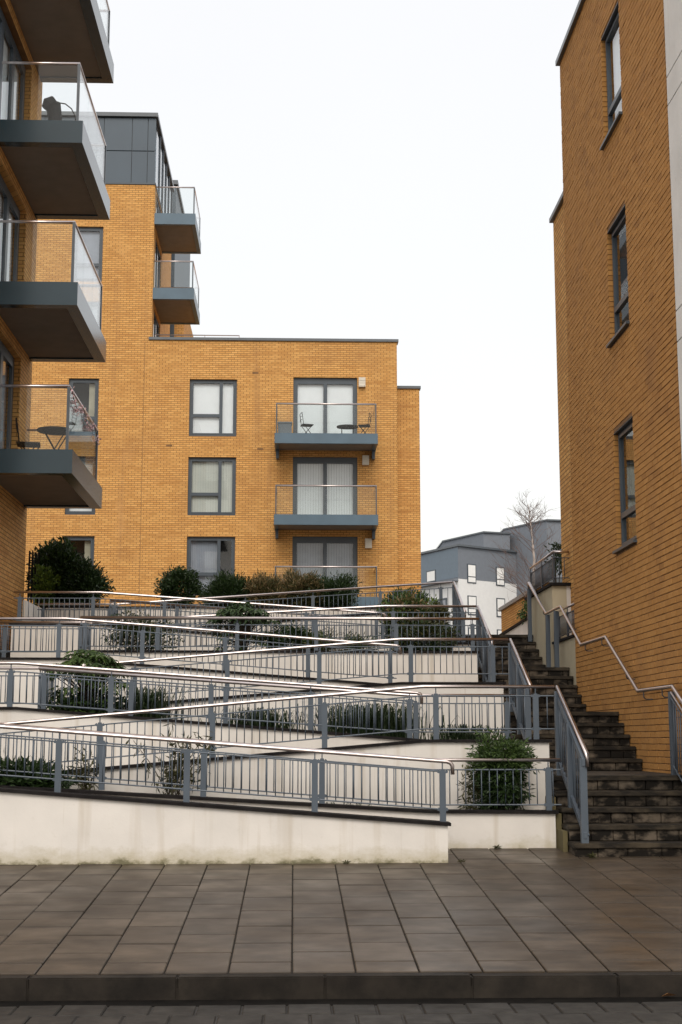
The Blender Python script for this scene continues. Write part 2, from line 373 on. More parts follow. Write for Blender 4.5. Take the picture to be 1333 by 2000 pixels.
for c in list(range(-26, -11)) + list(range(11, 30)):
    y = 9.177; k = c % 2
    while y < 13.5:
        ln = 0.3 if k else 0.6
        k = 0; x = c * 0.404
        mb.hexa([(x + .004, y + .003, pav(y) - .01), (x + .4, y + .003, pav(y) - .01), (x + .4, y + ln - .003, pav(y + ln) - .01), (x + .004, y + ln - .003, pav(y + ln) - .01)],
                [(x + .004, y + .003, pav(y)), (x + .4, y + .003, pav(y)), (x + .4, y + ln - .003, pav(y + ln)), (x + .004, y + ln - .003, pav(y + ln))])
        y += ln
stuff(mb.build('paving_slabs', M['slab'], pavement))

# ------------------------------------------------------------------ ramps: paths, walls, planters
def path_pts(i):      # (x, z) of the walking surface of run i (0..7)
    k = i // 2
    if i % 2 == 0: return [(-4.6, MID[k]), (XL, MID[k]), (XR, L[k]), (XS, L[k])]
    return [(-4.6, MID[k]), (XL, MID[k]), (XR, L[k + 1]), (XS, L[k + 1])]
nxt = FR + [26.1]
for i in range(8):
    y0 = FR[i] + 0.1; y1 = BK[i] + 0.1 if i in BK else nxt[i + 1] + 0.1
    p = path_pts(i)
    if i == 0: p = p[:3]
    if i == 7: y1 = 26.2
    poly = [(x, z) for x, z in p] + [(p[-1][0], -0.3), (p[0][0], -0.3)]
    struct(MB().extr(poly, y0, y1).build('ramp_path', M['path']))
for k in range(4):    # left-hand landing joins the two runs beside each planter
    i = 2 * k
    struct(MB().box(-4.6, XL - .06, BK[i] + .1, FR[i + 1] + .1, -0.3, MID[k] - .001).build('ramp_landing', M['path']))
ORD = ['lowest', 'second', 'third', 'top']
def wall(name, label, y0, th, top, zb, mat, x_ends=None, cop=True, group='rendered ramp walls'):
    x0, x1 = top[0][0], top[-1][0]
    t = thing(name, ((x0 + x1) / 2, y0, zb), label, 'wall', group)
    MB().extr(top + [(x1, zb), (x0, zb)], y0, y0 + th).build('wall', mat, t)
    if cop:
        c = MB(); e = 0.03
        tp = [(x0 - (e if x_ends is None else x_ends[0]), top[0][1])] + top[1:-1] + [(x1 + (e if x_ends is None else x_ends[1]), top[-1][1])]
        c.extr([(x, z + .032) for x, z in tp] + [(x, z + .001) for x, z in reversed(tp)], y0 - e, y0 + th + e).build('coping', M['coping'], t)
    return t
UP = 0.355
def up(pts, d=UP): return [(x, z + d) for x, z in pts]
wall('ramp_wall', 'front white rendered wall along the pavement, its dark coping falling to the right', 13.7, 0.2, up([(-7, MID[0]), (XL, MID[0]), (1.49, L[0] + 0.02)], .315), -0.2, M['render_foot'])
wdesc = {1: 'white wall under the railing that climbs right to the first stair landing',
         2: 'white wall falling right behind the second ramp run, below the pair of railings',
         3: 'white wall under the railing that climbs right to the second stair landing',
         4: 'white wall falling right, left end beside the lower fatsia plant',
         5: 'white wall under the railing that climbs right to the third stair landing',
         6: 'white wall falling right, left end below the big dark shrubs',
         7: 'topmost white wall under the railing climbing right to the far white building'}
for i in range(1, 8):
    k = i // 2
    if i % 2: pts = [(-4.6, MID[k]), (XL, MID[k]), (XR, L[k + 1]), (2.78, L[k + 1])]
    else: pts = [(-4.6, MID[k]), (XL, MID[k]), (1.5, L[k])]
    wall('ramp_wall', wdesc[i], FR[i], 0.2, up(pts), -0.25, M['render'])
# planter front walls and their left-hand returns
pl_top = {0: [(XL, MID[0] + .29), (XR, 0.825), (2.72, 0.815)], 2: [(XL, MID[1] + .35), (XR, L[1] + .35), (2.72, L[1] + .35)],
          4: [(XL, 2.83), (2.72, 2.83)], 6: [(XL, MID[3] + .33), (XR, L[3] + .35), (2.72, L[3] + .35)]}
for k, i in enumerate((0, 2, 4, 6)):
    yb = BK[i]; ye = FR[i + 1]
    t = wall('planter_wall', f'low white planter wall of the {ORD[k]} planter from the pavement, dark coping on top', yb, 0.16, pl_top[i], -0.2, M['render_foot'] if i == 0 else M['render'], x_ends=(0.02, 0.03), group='planter walls')
    MB().box(XL - .001, XL + .16, yb + .16, ye, -0.2, pl_top[i][0][1] - .002).build('end_wall', M['render'], t)
    MB().box(2.60, 2.719, yb + .16, ye, -0.2, pl_top[i][-1][1] - .002).build('end_wall', M['render'], t)
    tp = [(XL + .16, pl_top[i][0][1])] + pl_top[i][1:-1] + [(2.60, pl_top[i][-1][1])]
    s = MB().extr([(x, z - .07) for x, z in tp] + [(2.60, -0.15), (XL + .16, -0.15)], yb + .16, ye).build('planter_soil', M['soil'])
    struct(s)
# top planter with the hedge, and the terrace behind
wall('planter_wall', 'long white planter wall under the hedge and round bushes at the top', 26.1, 0.2, [(-4.62, 3.98), (1.95, 3.98)], 2.5, M['render'], group='planter walls')
t = thing('planter_wall', (-4.6, 24.9, 2.5), 'white planter side wall beside the brick corner, below the big shrubs', 'wall', 'planter walls')
MB().box(-4.66, -4.621, 24.1, 26.3, 2.5, 3.93).build('wall', M['render'], t)
struct(MB().box(-5.4, 1.95, 26.4, 28.6, 2.0, 3.9).build('planter_soil', M['soil']))
struct(MB().box(-30, 40, 26.2, 60, -0.3, 3.42).build('terrace', M['path']))
struct(MB().box(-30, -4.6, 13.9, 26.2, -0.3, 1.4).build('terrace', M['path']))
struct(MB().box(1.42, 4.31, 25.35, 26.25, -0.3, 3.421).build('landing', M['path']))

# ------------------------------------------------------------------ stairs
Y5 = [15.3, 18.55, 21.8, 25.05]
base_z = [0.405, L[1], L[2], L[3]]
def block_mesh(w, h): return bevel_mesh('riser_block', MB().box(0.003, w - .003, 0, 0.06, 0.002, h - .002), M['riser'], 0.006)
fl_lab = ['lowest flight of mossy stone steps rising from the pavement', 'second flight of mossy steps beside the brick wall', 'third flight of dark mossy steps beyond the two lower landings', 'highest and farthest flight of dark steps, against the far white building']
for k in range(4):
    yt = Y5[k]; z0 = base_z[k]; r = (L[k + 1] - z0) / 5
    x0 = 2.80 if k == 0 else 2.84; x1 = 4.305
    t = thing('stone_stairs', (3.55, yt - 1.2, z0), fl_lab[k], 'stairs', 'stair flights')
    core = MB()
    for j in range(5):
        yj = yt - 1.2 + 0.3 * j
        ye = yj + 0.3 if j < 4 else (Y5[k + 1] - 1.2 if k < 3 else 26.0)
        core.box(x0 + .004 * j, x1, yj + 0.06, ye + (0.06 if j < 4 else 0.3), -0.3, z0 + (j + 1) * r - 0.05 - 0.001 * j)
    core.build('core', M['riser'], t)
    tm = bevel_mesh('tread', MB().box(x0 - .015, x1, -0.02, 0.335, -0.05, 0), M['tread'], 0.008, 2)
    for j in range(5):
        yj = yt - 1.2 + 0.3 * j
        if j < 4: place('tread', tm, t, (0, yj, z0 + (j + 1) * r), (0, 0, random.uniform(-.002, .002)))
        else:
            MB().box(x0 - .015, x1, yj - .02, (Y5[k + 1] - 1.14 if k < 3 else 26.0), z0 + 5 * r - .05, z0 + 5 * r).build('landing_slab', M['tread'], t)
        x = x0
        nblk = 0
        while x < x1 - .01:
            w = min(random.choice([0.16, 0.225, 0.225, 0.3, 0.34]), x1 - x)
            if x1 - x - w < .07: w = x1 - x
            key = (round(w, 3), round(r, 3))
            if key not in smes: smes[key] = block_mesh(w, r - .05)
            place('riser_block', smes[key], t, (x, yj + random.uniform(0, .006), z0 + j * r + (0.0 if j or k else 0.0)))
            x += w
    if k == 0:   # stained render cheeks stepping up on the left of the flight
        ck = MB()
        for j, (xa, xb) in enumerate([(2.74, 2.80), (2.73, 2.80), (2.725, 2.80)]):
            ck.box(xa, xb - .012, 14.42 + .3 * j, 14.72 + .3 * j, -0.1, z0 + (j + 2) * r - .06)
        ck.build('cheek', M['algae'], t)

# ------------------------------------------------------------------ railings
bal_me = {}
def cyl_me(name, r, h, mat, n=6):
    key = (name, round(r, 4), round(h, 3))
    if key not in bal_me:
        m = MB(); m.tube([(0, 0, 0), (0, 0, h)], r, n); me = bpy.data.meshes.new(name); me.from_pydata(m.v, [], m.f)
        bm = bmesh.new(); bm.from_mesh(me); bmesh.ops.recalc_face_normals(bm, faces=bm.faces); bm.to_mesh(me); bm.free()
        me.shade_smooth(); me.materials.append(mat); bal_me[key] = me
    return bal_me[key]
def post_me(h, mat, bars, w=0.060, d=0.03):
    key = ('post', round(h, 3), mat.name, tuple(bars), w)
    if key not in bal_me:
        m = MB()
        prof = [(-w / 2, 0), (w / 2, 0), (w / 2, h - .03), (w * .28, h), (-w * .28, h), (-w / 2, h - .03)]
        m.extr(prof, -d / 2, d / 2)
        m.tube([(0, 0, h - .01), (0, 0, h + .07)], 0.007, 6)
        for b in bars:                       # little lugs that hold the bars
            for s in (-1, 1):
                m.extr([(s * w / 2, b - .016), (s * (w / 2 + .02), b - .012), (s * (w / 2 + .024), b + .004), (s * (w / 2 + .012), b + .016), (s * w / 2, b + .018)], -.008, .008)
        me = bpy.data.meshes.new('post'); me.from_pydata(m.v, [], m.f)
        bm = bmesh.new(); bm.from_mesh(me); bmesh.ops.recalc_face_normals(bm, faces=bm.faces); bm.to_mesh(me); bm.free()
        me.materials.append(mat); bal_me[key] = me
    return bal_me[key]
def railing(label, pts, posts, base, tb=0.10, bb=0.46, end='none', start='none', sp=0.0825, mat=None, name='ramp_railing', group='ramp railings', hr=0.0195, bal=True, extra=None, panel=None):
    """pts: handrail centre line; posts: distances along it (plan); base: drop from handrail to the coping"""
    mat = mat or M['rail_blue']
    P = [Vector(p) for p in pts]
    seg = [((b - a).to_2d()).length for a, b in zip(P, P[1:])]; tot = sum(seg)
    def at(s):
        s = max(0, min(tot, s))
        for a, b, l in zip(P, P[1:], seg):
            if s <= l + 1e-9: return a + (b - a) * (s / l if l else 0), math.atan2((b - a).y, (b - a).x)
            s -= l
        return P[-1], 0
    mid, _ = at(tot / 2)
    t = thing(name, (mid.x, mid.y, mid.z - base), label, 'railing', group)
    hp = list(P)
    if end == 'curl':
        d = (P[-1] - P[-2]).normalized()
        hp = hp[:-1] + [P[-1] - d * .0, P[-1] + d * .035 - Vector((0, 0, .01)), P[-1] + d * .052 - Vector((0, 0, .035)), P[-1] + d * .055 - Vector((0, 0, .12))]
    if end == 'drop': hp = hp + [P[-1] - Vector((0, 0.004, .13))]
    MB().tube(hp, hr, 10).build('handrail', M['steel'], t, smooth=True)
    lo, hi = (panel if panel else (0, tot))
    for nm, dz in (('top_bar', tb), ('bottom_bar', bb)):
        b = MB(); s = lo; brk = [lo] + [x for x in np.cumsum(seg) if lo < x < hi - 1e-6] + [hi]
        for s0, s1 in zip(brk, brk[1:]):
            a, _ = at(s0 + 1e-6); c, _ = at(s1 - 1e-6)
            b.tube([a - Vector((0, 0, dz)), c - Vector((0, 0, dz))], 0.0085, 6)
        b.build(nm, mat, t)
    pm = post_me(base - .075, mat, [base - bb, base - tb])
    for s in posts:
        p, a = at(s); place('post', pm, t, (p.x, p.y, p.z - base), (0, 0, a))
    if bal:
        h = bb - tb; bm_ = cyl_me('baluster', 0.0062, h, mat)
        n = int((hi - lo) / sp)
        for j in range(1, n):
            s = lo + (hi - lo) * j / n
            if any(abs(s - q) < 0.045 for q in posts): continue
            p, a = at(s); place('baluster', bm_, t, (p.x, p.y, p.z - bb))
    return t
def rx(pts, y): return [(x, y, z) for x, z in pts]
B = 0.56
yo = 0.1     # rails stand on the middle of the wall
# odd-numbered runs (falling to the right, curled ends)
def dist(x0, xs): return [x - x0 for x in xs]
railing('front railing on the pavement wall, falling right to a curled handrail end', rx([(-4.6, MID[0] + .93), (XL, MID[0] + .93), (1.50, 1.365)], 13.7 + yo), dist(-4.6, [-4.5, -3.45, -2.27, -1.03, 0.21, 1.455]), B + .025, end='curl')
railing('railing just behind the front one, running on level past the leafy bush to the stairs', rx([(XL, MID[0] + .94), (1.45, 1.365), (2.80, 1.365)], 14.78), dist(XL, [-3.16, -1.98, -0.93, 0.30, 2.67]), B + .02)
for n_, (i, lab) in enumerate([(2, 'upper of the two close handrails falling right above the first stair landing, curled end'), (4, 'railing falling right above the lower fatsia plant, level left end by the brick building'), (6, 'highest falling railing, its level left end in front of the big dark shrubs, curled end')]):
    k = i // 2; z0 = L[k] + (.925 if k < 2 else .945); zl = [0, 2.455, 3.25, 3.955][k]
    railing(lab, rx([(-4.6, zl), (XL, zl), (1.45, z0)], FR[i] + yo), dist(-4.6, [-4.5, -3.30, -2.13, -0.965, 0.20, 1.36]), B + .01, end='curl')
zb = [(2.445, 2.115, 'lower of the two close handrails above the grass clumps, level by the second flight'), (3.345, 3.345, 'long level railing across the upper planters, ending at the third flight'), (3.92, 3.60, 'railing falling right in front of the topmost planter, mostly hidden by shrubs')]
for (i, (zl, zr, lab)) in zip((2, 4, 6), zb):
    hx = 2.76
    railing(lab, [(XL + .06, FR[i + 1] - .1, zl), (XL + .06, BK[i] + .08, zl), (1.45, BK[i] + .08, zr), (hx, BK[i] + .08, zr)], [0.05, (FR[i + 1] - .1 - BK[i] - .08) - .03] + [FR[i + 1] - .1 - BK[i] - .08 + s for s in (0.06, 1.13, 2.30, 3.47, 4.66, 5.80)], 0.55 if i != 4 else 0.50, tb=.10, bb=.45 if i != 4 else .42)
# even-numbered runs (rising to the right, level at the landing)
ev = {1: (1.735, 2.15, 'railing climbing right to the first stair landing, above the leafy bush'), 3: (2.50, 2.895, 'railing climbing right to the second stair landing, in the middle of the zigzag'),
      5: (3.37, 3.64, 'railing climbing right to the third stair landing, behind the variegated shrub'), 7: (3.96, 4.385, 'topmost railing climbing right against the brick facade and far white building')}
for i, (zl, zr, lab) in ev.items():
    p = [(-4.6, zl), (XL, zl), (XR, zr), (2.87, zr)] if i != 7 else [(-4.6, zl), (XL, zl), (2.87, zr)]
    railing(lab, rx(p, FR[i] + yo), dist(-4.6, [-4.5, -3.32, -2.10, -0.88, 0.34, 1.56, 2.66]), B + .015)
    k = i // 2      # stair railing from the landing corner down to the step below
    yt = FR[i] + yo; yb_ = yt - 1.32
    zlow = base_z[k] + 0.155 + (0.88 if k == 0 else .90)
    t = railing(['blue grey railing of the lowest flight, its end post on the bottom step', 'blue grey stair railing of the second flight', 'blue grey stair railing of the third flight', 'blue grey stair railing of the highest flight'][k],
            [(2.90, yt, zr), (2.935, yb_, zlow)], [], 0.9, tb=.09, bb=.80, end='drop', sp=0.085, name='stair_railing', group='stair railings')
    pl = MB(); pl.hexa([(2.885, yt, zr - .125), (2.885, yb_, zlow - .125), (2.915, yb_, zlow - .125), (2.915, yt, zr - .125)], [(2.885, yt, zr - .055), (2.885, yb_, zlow - .055), (2.915, yb_, zlow - .055), (2.915, yt, zr - .055)]); pl.build('top_plate', M['rail_blue'], t)
    pl = MB(); pl.hexa([(2.885, yt, zr - .83), (2.885, yb_, zlow - .83), (2.915, yb_, zlow - .83), (2.915, yt, zr - .83)], [(2.885, yt, zr - .775), (2.885, yb_, zlow - .775), (2.915, yb_, zlow - .775), (2.915, yt, zr - .775)]); pl.build('bottom_plate', M['rail_blue'], t)
    for yy, zz, zf in ((yt - .03, zr, L[k + 1]), (yb_ + .04, zlow, base_z[k] + (L[k + 1] - base_z[k]) / 5), ((yt + yb_) / 2, (zr + zlow) / 2, base_z[k] + 3 * (L[k + 1] - base_z[k]) / 5)):
        MB().box(2.865, 2.935, yy - .03, yy + .03, zf, zz - .05).build('newel_post', M['rail_blue'], t)

# handrail along the right-hand brick wall
hz = {}
wr = [(4.2, 13.75, 1.35), (4.2, 15.45, 2.155), (4.2, 17.02, 2.155), (4.2, 18.72, 2.935), (4.2, 20.35, 2.935), (4.2, 21.84, 3.635), (4.2, 23.1, 3.635), (4.2, 24.72, 4.32)]
t = thing('wall_handrail', (4.2, 19, 1.2), 'zigzag stainless handrail fixed along the right brick wall and beige wall', 'handrail')
MB().tube(wr + [(4.2, 24.76, 4.20)], 0.0215, 10).build('handrail', M['steel'], t, smooth=True)
for (yy, zz, xw) in [(15.9, 2.155, 4.31), (16.75, 2.155, 4.31), (18.95, 2.935, 4.31), (20.05, 2.935, 4.31), (21.2, 3.33, 4.31), (23.35, 3.74, 4.31), (17.6, 2.43, 4.31)]:
    MB().tube([(4.2, yy, zz - .02), (4.2, yy, zz - .08), (4.225, yy, zz - .105), (xw, yy, zz - .105)], 0.007, 6).build('bracket', M['rail_dark'], t)
for (yy, zt, zf) in [(15.5, 2.10, L[1]), (22.25, 3.60, L[3]), (22.98, 3.60, L[3]), (24.74, 4.22, 3.28)]:
    MB().box(4.165, 4.235, yy - .03, yy + .03, zf, zt).build('post', M['rail_blue'], t)
railing('blue grey railing at the right frame edge beside the lowest flight', [(4.17, 15.42, 2.09), (4.17, 13.9, 1.36)], [], .9, tb=.06, bb=.80, name='stair_railing', group='stair railings', hr=0.012)

# ------------------------------------------------------------------ building shells with openings
def cutwall(mb, T, u0, u1, v0, v1, holes, depth=0.2):
    us = sorted({u0, u1, *[h[0] for h in holes], *[h[1] for h in holes]}); vs2 = sorted({v0, v1, *[h[2] for h in holes], *[h[3] for h in holes]})
    for a, b in zip(us, us[1:]):
        for c, d in zip(vs2, vs2[1:]):
            m = ((a + b) / 2, (c + d) / 2)
            if any(h[0] < m[0] < h[1] and h[2] < m[1] < h[3] for h in holes): continue
            mb.add([T(a, 0, c), T(b, 0, c), T(b, 0, d), T(a, 0, d)], [(0, 1, 2, 3)])
    for h in holes:
        a, b, c, d = h[:4]
        for (p, q) in (((a, c), (b, c)), ((b, c), (b, d)), ((b, d), (a, d)), ((a, d), (a, c))):
            mb.add([T(p[0], 0, p[1]), T(q[0], 0, q[1]), T(q[0], -depth, q[1]), T(p[0], -depth, p[1])], [(0, 1, 2, 3)])
def blind(T, u0, u1, v0, v1, w, mat, parent, vertical=True, pitch=0.089, gap=0.0):
    m = MB()
    if vertical:
        n = max(2, int((u1 - u0) / pitch))
        for j in range(n):
            a = u0 + (u1 - u0) * j / n; b = u0 + (u1 - u0) * (j + 1) / n
            m.add([T(a, w, v0), T(b - .004, w - .03, v0), T(b - .004, w - .03, v1), T(a, w, v1)], [(0, 1, 2, 3)])
    else: m.add([T(u0, w, v0), T(u1, w, v0), T(u1, w, v1), T(u0, w, v1)], [(0, 1, 2, 3)])
    return m.build('blind', mat, parent, fix=False)
def window(b, T, u0, u1, v0, v1, cells, inside, name='window', fw=0.06, w=-0.10, sill=True, mat=None, top=0.0):
    """cells: rectangles in fractions (u0,u1,v0,v1) -> one pane each inside its own sash"""
    mat = mat or M['frame']
    f = MB()
    f.tbox(T, u0, u0 + fw, w - .06, w, v0, v1); f.tbox(T, u1 - fw, u1, w - .06, w, v0, v1)
    f.tbox(T, u0 + fw, u1 - fw, w - .06, w, v0, v0 + fw); f.tbox(T, u0 + fw, u1 - fw, w - .06, w, v1 - fw - top, v1)
    fo = f.build(name, mat, b)
    U = lambda q: u0 + fw + (u1 - u0 - 2 * fw) * q
    V = lambda q: v0 + fw + (v1 - v0 - 2 * fw - top) * q
    s = fw * 0.75
    for (a, c, d, e) in cells:
        a_, c_, d_, e_ = U(a), U(c), V(d), V(e)
        sm = MB()
        sm.tbox(T, a_, a_ + s, w - .05, w + .012, d_, e_); sm.tbox(T, c_ - s, c_, w - .05, w + .012, d_, e_)
        sm.tbox(T, a_ + s, c_ - s, w - .05, w + .012, d_, d_ + s); sm.tbox(T, a_ + s, c_ - s, w - .05, w + .012, e_ - s, e_)
        sm.build('sash', mat, fo)
        MB().add([T(a_ + s, w - .02, d_ + s), T(c_ - s, w - .02, d_ + s), T(c_ - s, w - .02, e_ - s), T(a_ + s, w - .02, e_ - s)], [(0, 1, 2, 3)]).build('pane', M['glass'], fo, fix=False)
    kind, bm_ = inside
    if kind == 'v': blind(T, u0 + fw, u1 - fw, v0 + fw, v1 - fw, w - .09, M[bm_], fo)
    elif kind == 'flat': blind(T, u0 + fw, u1 - fw, v0 + fw, v1 - fw, w - .09, M[bm_], fo, False)
    elif kind == 'half': blind(T, u0 + (u1 - u0) * .66, u1 - fw - .02, v0 + fw, v1 - fw, w - .12, M[bm_], fo, True, .05)
    elif kind == 'left': blind(T, u0 + fw, u0 + (u1 - u0) * .66, v0 + fw, v1 - fw, w - .12, M[bm_], fo, True, .06)
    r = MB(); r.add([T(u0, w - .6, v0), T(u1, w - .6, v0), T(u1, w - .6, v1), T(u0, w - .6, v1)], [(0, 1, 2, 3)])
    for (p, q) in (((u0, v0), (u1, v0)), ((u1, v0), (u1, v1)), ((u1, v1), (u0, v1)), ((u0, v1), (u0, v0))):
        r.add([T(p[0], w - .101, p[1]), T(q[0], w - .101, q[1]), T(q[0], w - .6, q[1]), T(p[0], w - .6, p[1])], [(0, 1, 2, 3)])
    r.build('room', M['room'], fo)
    if sill: MB().tbox(T, u0 - .03, u1 + .03, -.1, 0.05, v0 - .045, v0 - .001).build('sill', mat, fo)
    return fo
def balcony(b, T, u0, u1, d, ztop, fh, rail, mats, inset=0.1, name='balcony', npan=3, ends=True, rim=0.17):
    f = MB()
    f.tbox(T, u0, u1, d - rim, d, ztop - fh, ztop); f.tbox(T, u0, u0 + rim, 0.0, d - rim, ztop - fh, ztop); f.tbox(T, u1 - rim, u1, 0.0, d - rim, ztop - fh, ztop)
    fo = f.build(name, mats[0], b)
    MB().tbox(T, u0 + rim, u1 - rim, 0.0, d - rim, ztop - fh + .03, ztop - fh + .06).build('soffit', M['soffit'], fo)
    MB().tbox(T, u0 + rim, u1 - rim, 0.0, d - rim, ztop - .09, ztop - .04).build('deck', M['path'], fo)
    a, c, e = u0 + inset, u1 - inset, d - inset
    zr = ztop + rail
    MB().tube([T(a, 0.0, zr), T(a, e, zr), T(c, e, zr), T(c, 0.0, zr)], 0.022, 8).build('handrail', M['steel'], fo, smooth=True)
    for j in range(npan):
        p = a + (c - a) * j / npan; q = a + (c - a) * (j + 1) / npan
        MB().tbox(T, p + .006, q - .006, e - .006, e + .006, ztop - .02, zr - .02).build('glass_panel', M['glass_bal'], fo)
    for uu in (a, c):
        MB().tbox(T, uu - .006, uu + .006, .02, e - .02, ztop - .02, zr - .02).build('glass_panel', M['glass_bal'], fo)
        MB().tbox(T, uu - .02, uu + .02, e - .025, e + .02, ztop - .01, zr).build('stanchion', M['frame'], fo)
    return fo

# ------------------------------------------------------------------ central brick building
F = 49.0
Tc = lambda u, w, v: (u, F - w, v)
cb = thing('apartment_building', (-2, F, 3.4), 'orange brick apartment block across the background, with a taller left part and grey penthouse', 'building')
winB = [(-3.80, -2.10, t_ - 2.1, t_) for t_ in (14.34, 11.47, 8.61)]
dorC = [(-.07, 2.24, 12.07, 14.44), (-.07, 2.24, 9.2, 11.52), (-.07, 2.24, 6.35, 8.64)]
winA = [(-8.13, -7.05, t_ - 2.1, t_) for t_ in (20.05, 17.2, 14.33, 11.47, 8.61)]
m = MB(); XT = -5.2
cutwall(m, Tc, XT, 3.68, 3.0, 15.78, winB + dorC)
cutwall(m, Tc, -15, XT, 3.0, 21.68, winA)
m.add([(3.68, F, 3), (3.68, 56, 3), (3.68, 56, 15.78), (3.68, F, 15.78)], [(0, 1, 2, 3)])
m.add([(XT, F, 15.75), (3.68, F, 15.7), (3.68, 62, 15.7), (XT, 62, 15.75)], [(0, 1, 2, 3)])
m.add([(-15, F, 21.66), (XT, F, 21.66), (XT, 56, 21.66), (-15, 56, 21.66)], [(0, 1, 2, 3)])
Ts = lambda u, w, v: (XT + w, u, v)
side_d = [(49.6, 51.9, 17.75, 20.0), (49.6, 51.9, 15.8, 17.2), (49.6, 51.9, 20.6, 21.6)]
cutwall(m, Ts, F, 56, 15.7, 21.68, side_d, 0.15)
m.build('wall', M['brick'], cb)
for q, s in enumerate(side_d): window(cb, Ts, *s, [(0, .5, 0, 1), (.5, 1, 0, 1)], ('flat', 'blind'), 'glazed_door', sill=False, w=-.05)
# movement joint and coping
MB().box(-5.44, -5.425, F - .004, F + .01, 3.4, 15.7).build('movement_joint', M['mortar'], cb)
MB().box(XT - .1, 3.74, F - .06, F + .4, 15.784, 15.88).build('roof_coping', M['cap'], cb)
MB().box(3.682, 4.55, 49.7, 58, 3, 14.22).build('side_wing', M['brick'], cb)
MB().box(3.685, 4.60, 49.64, 50, 14.221, 14.32).build('roof_coping', M['cap'], cb)
c3 = [(0, .68, .36, 1), (0, .68, 0, .36), (.68, 1, 0, 1)]
for q, ins in zip(winB, (('flat', 'blind'), ('v', 'blind_cream'), ('left', 'blind_grey'))): window(cb, Tc, *q, c3, ins, fw=.075, sill=False)
for q, ins in zip(winA, (('flat', 'blind_grey'), ('flat', 'blind_grey'), ('half', 'curtain'), ('v', 'blind'), ('half', 'curtain'))): window(cb, Tc, *q, [(0, 1, .3, 1), (0, 1, 0, .3)], ins, fw=.08, sill=False)
for q, ins in zip(dorC, (('flat', 'blind'), ('v', 'blind'), ('v', 'blind_grey'))): window(cb, Tc, *q, [(0, .5, 0, 1), (.5, 1, 0, 1)], ins, 'sliding_door', fw=.09, sill=False, top=.07)
for zt, rl in ((12.07, 1.06), (9.2, 1.02), (6.35, 1.04)):
    balcony(cb, Tc, -.71, 2.89, 1.4, zt, 0.36, rl, (M['fascia'],), inset=.06, npan=2, rim=.14)
    for uu in (-.62, 2.80): MB().tbox(Tc, uu - .05, uu + .05, .02, .3, zt - .68, zt - .365).build('bracket', M['frame'], cb)
for (x, z) in ((2.41, 14.25), (2.53, 11.38), (2.62, 8.38)):
    v = MB().box(x - .12, x + .12, F - .14, F - .002, z - .17, z + .17).build('vent_cover', M['vent'], cb)
    for j in range(3): MB().box(x - .1, x + .1, F - .15, F - .141, z - .13 + j * .09, z - .09 + j * .09).build('louvre', M['vent'], v)
# penthouse of slate panels
MB().box(-15, XT - .06, F + .06, 56, 21.69, 24.3).build('penthouse_wall', M['frame'], cb)
xs = [-14.9, -13.5, -12.1, -10.7, -9.3, -8.2, -7.12, -6.08, -5.5, XT]
for a, b_ in zip(xs, xs[1:]):
    for z0, z1 in ((21.75, 22.98), (23.0, 24.28)): MB().box(a + .012, b_ - .012, F + .0, F + .055, z0 + .008, z1 - .008).build('cladding_panel', M['clad'], cb)
MB().box(-15.1, XT + .06, F - .1, 56.2, 24.31, 24.46).build('roof_coping', M['cap'], cb)
MB().box(-15.0, XT + .03, F - .03, 56, 21.685, 21.75).build('flashing', M['frame'], cb)
for j in range(5):
    a = F + .35 + j * 1.3
    MB().box(XT - .059, XT - .02, a, a + 1.15, 21.85, 24.2).build('penthouse_window', M['glass'], cb)
    MB().box(XT - .03, XT + .02, a + 1.16, a + 1.26, 21.8, 24.28).build('mullion', M['frame'], cb)
# side balconies of the tall part
for zt in (20.60, 17.75):
    balcony(cb, Ts, 49.02, 52.2, 1.5, zt, 0.42, 1.03, (M['fascia'],), inset=.06, npan=2, rim=.14)
# rear wing seen past them
MB().box(-9, -4.75, 57.5, 66, 3, 20.0).build('rear_wing', M['brick'], cb)
MB().box(-9, -5.2, 57.6, 66, 20.01, 25.2).build('rear_penthouse', M['clad'], cb)
MB().box(-9, -5.12, 57.5, 66, 25.21, 25.4).build('rear_coping', M['cap'], cb)
for z0 in (15.9, 18.7):
    MB().box(-5.35, -5.15, 57.44, 57.495, z0 - .8, z0 + 1.2).build('rear_window', M['frame'], cb)
rr = MB(); rr.tube([(-5.1, F + .3, 15.7), (-5.1, F + .3, 16.06), (-2.05, F + .3, 16.06), (-2.05, F + .3, 15.7)], .02, 6)
rr.tube([(-3.3, F + .3, 15.7), (-3.3, F + .3, 16.06)], .015, 6); rr.build('roof_railing', M['steel'], cb)
# dark putlog marks
for (x, z) in ((-1.55, 14.55), (-1.35, 11.75), (-4.6, 11.85)): MB().box(x, x + .22, F - .006, F + .01, z, z + .07).build('weep_vent', M['mortar'], cb)

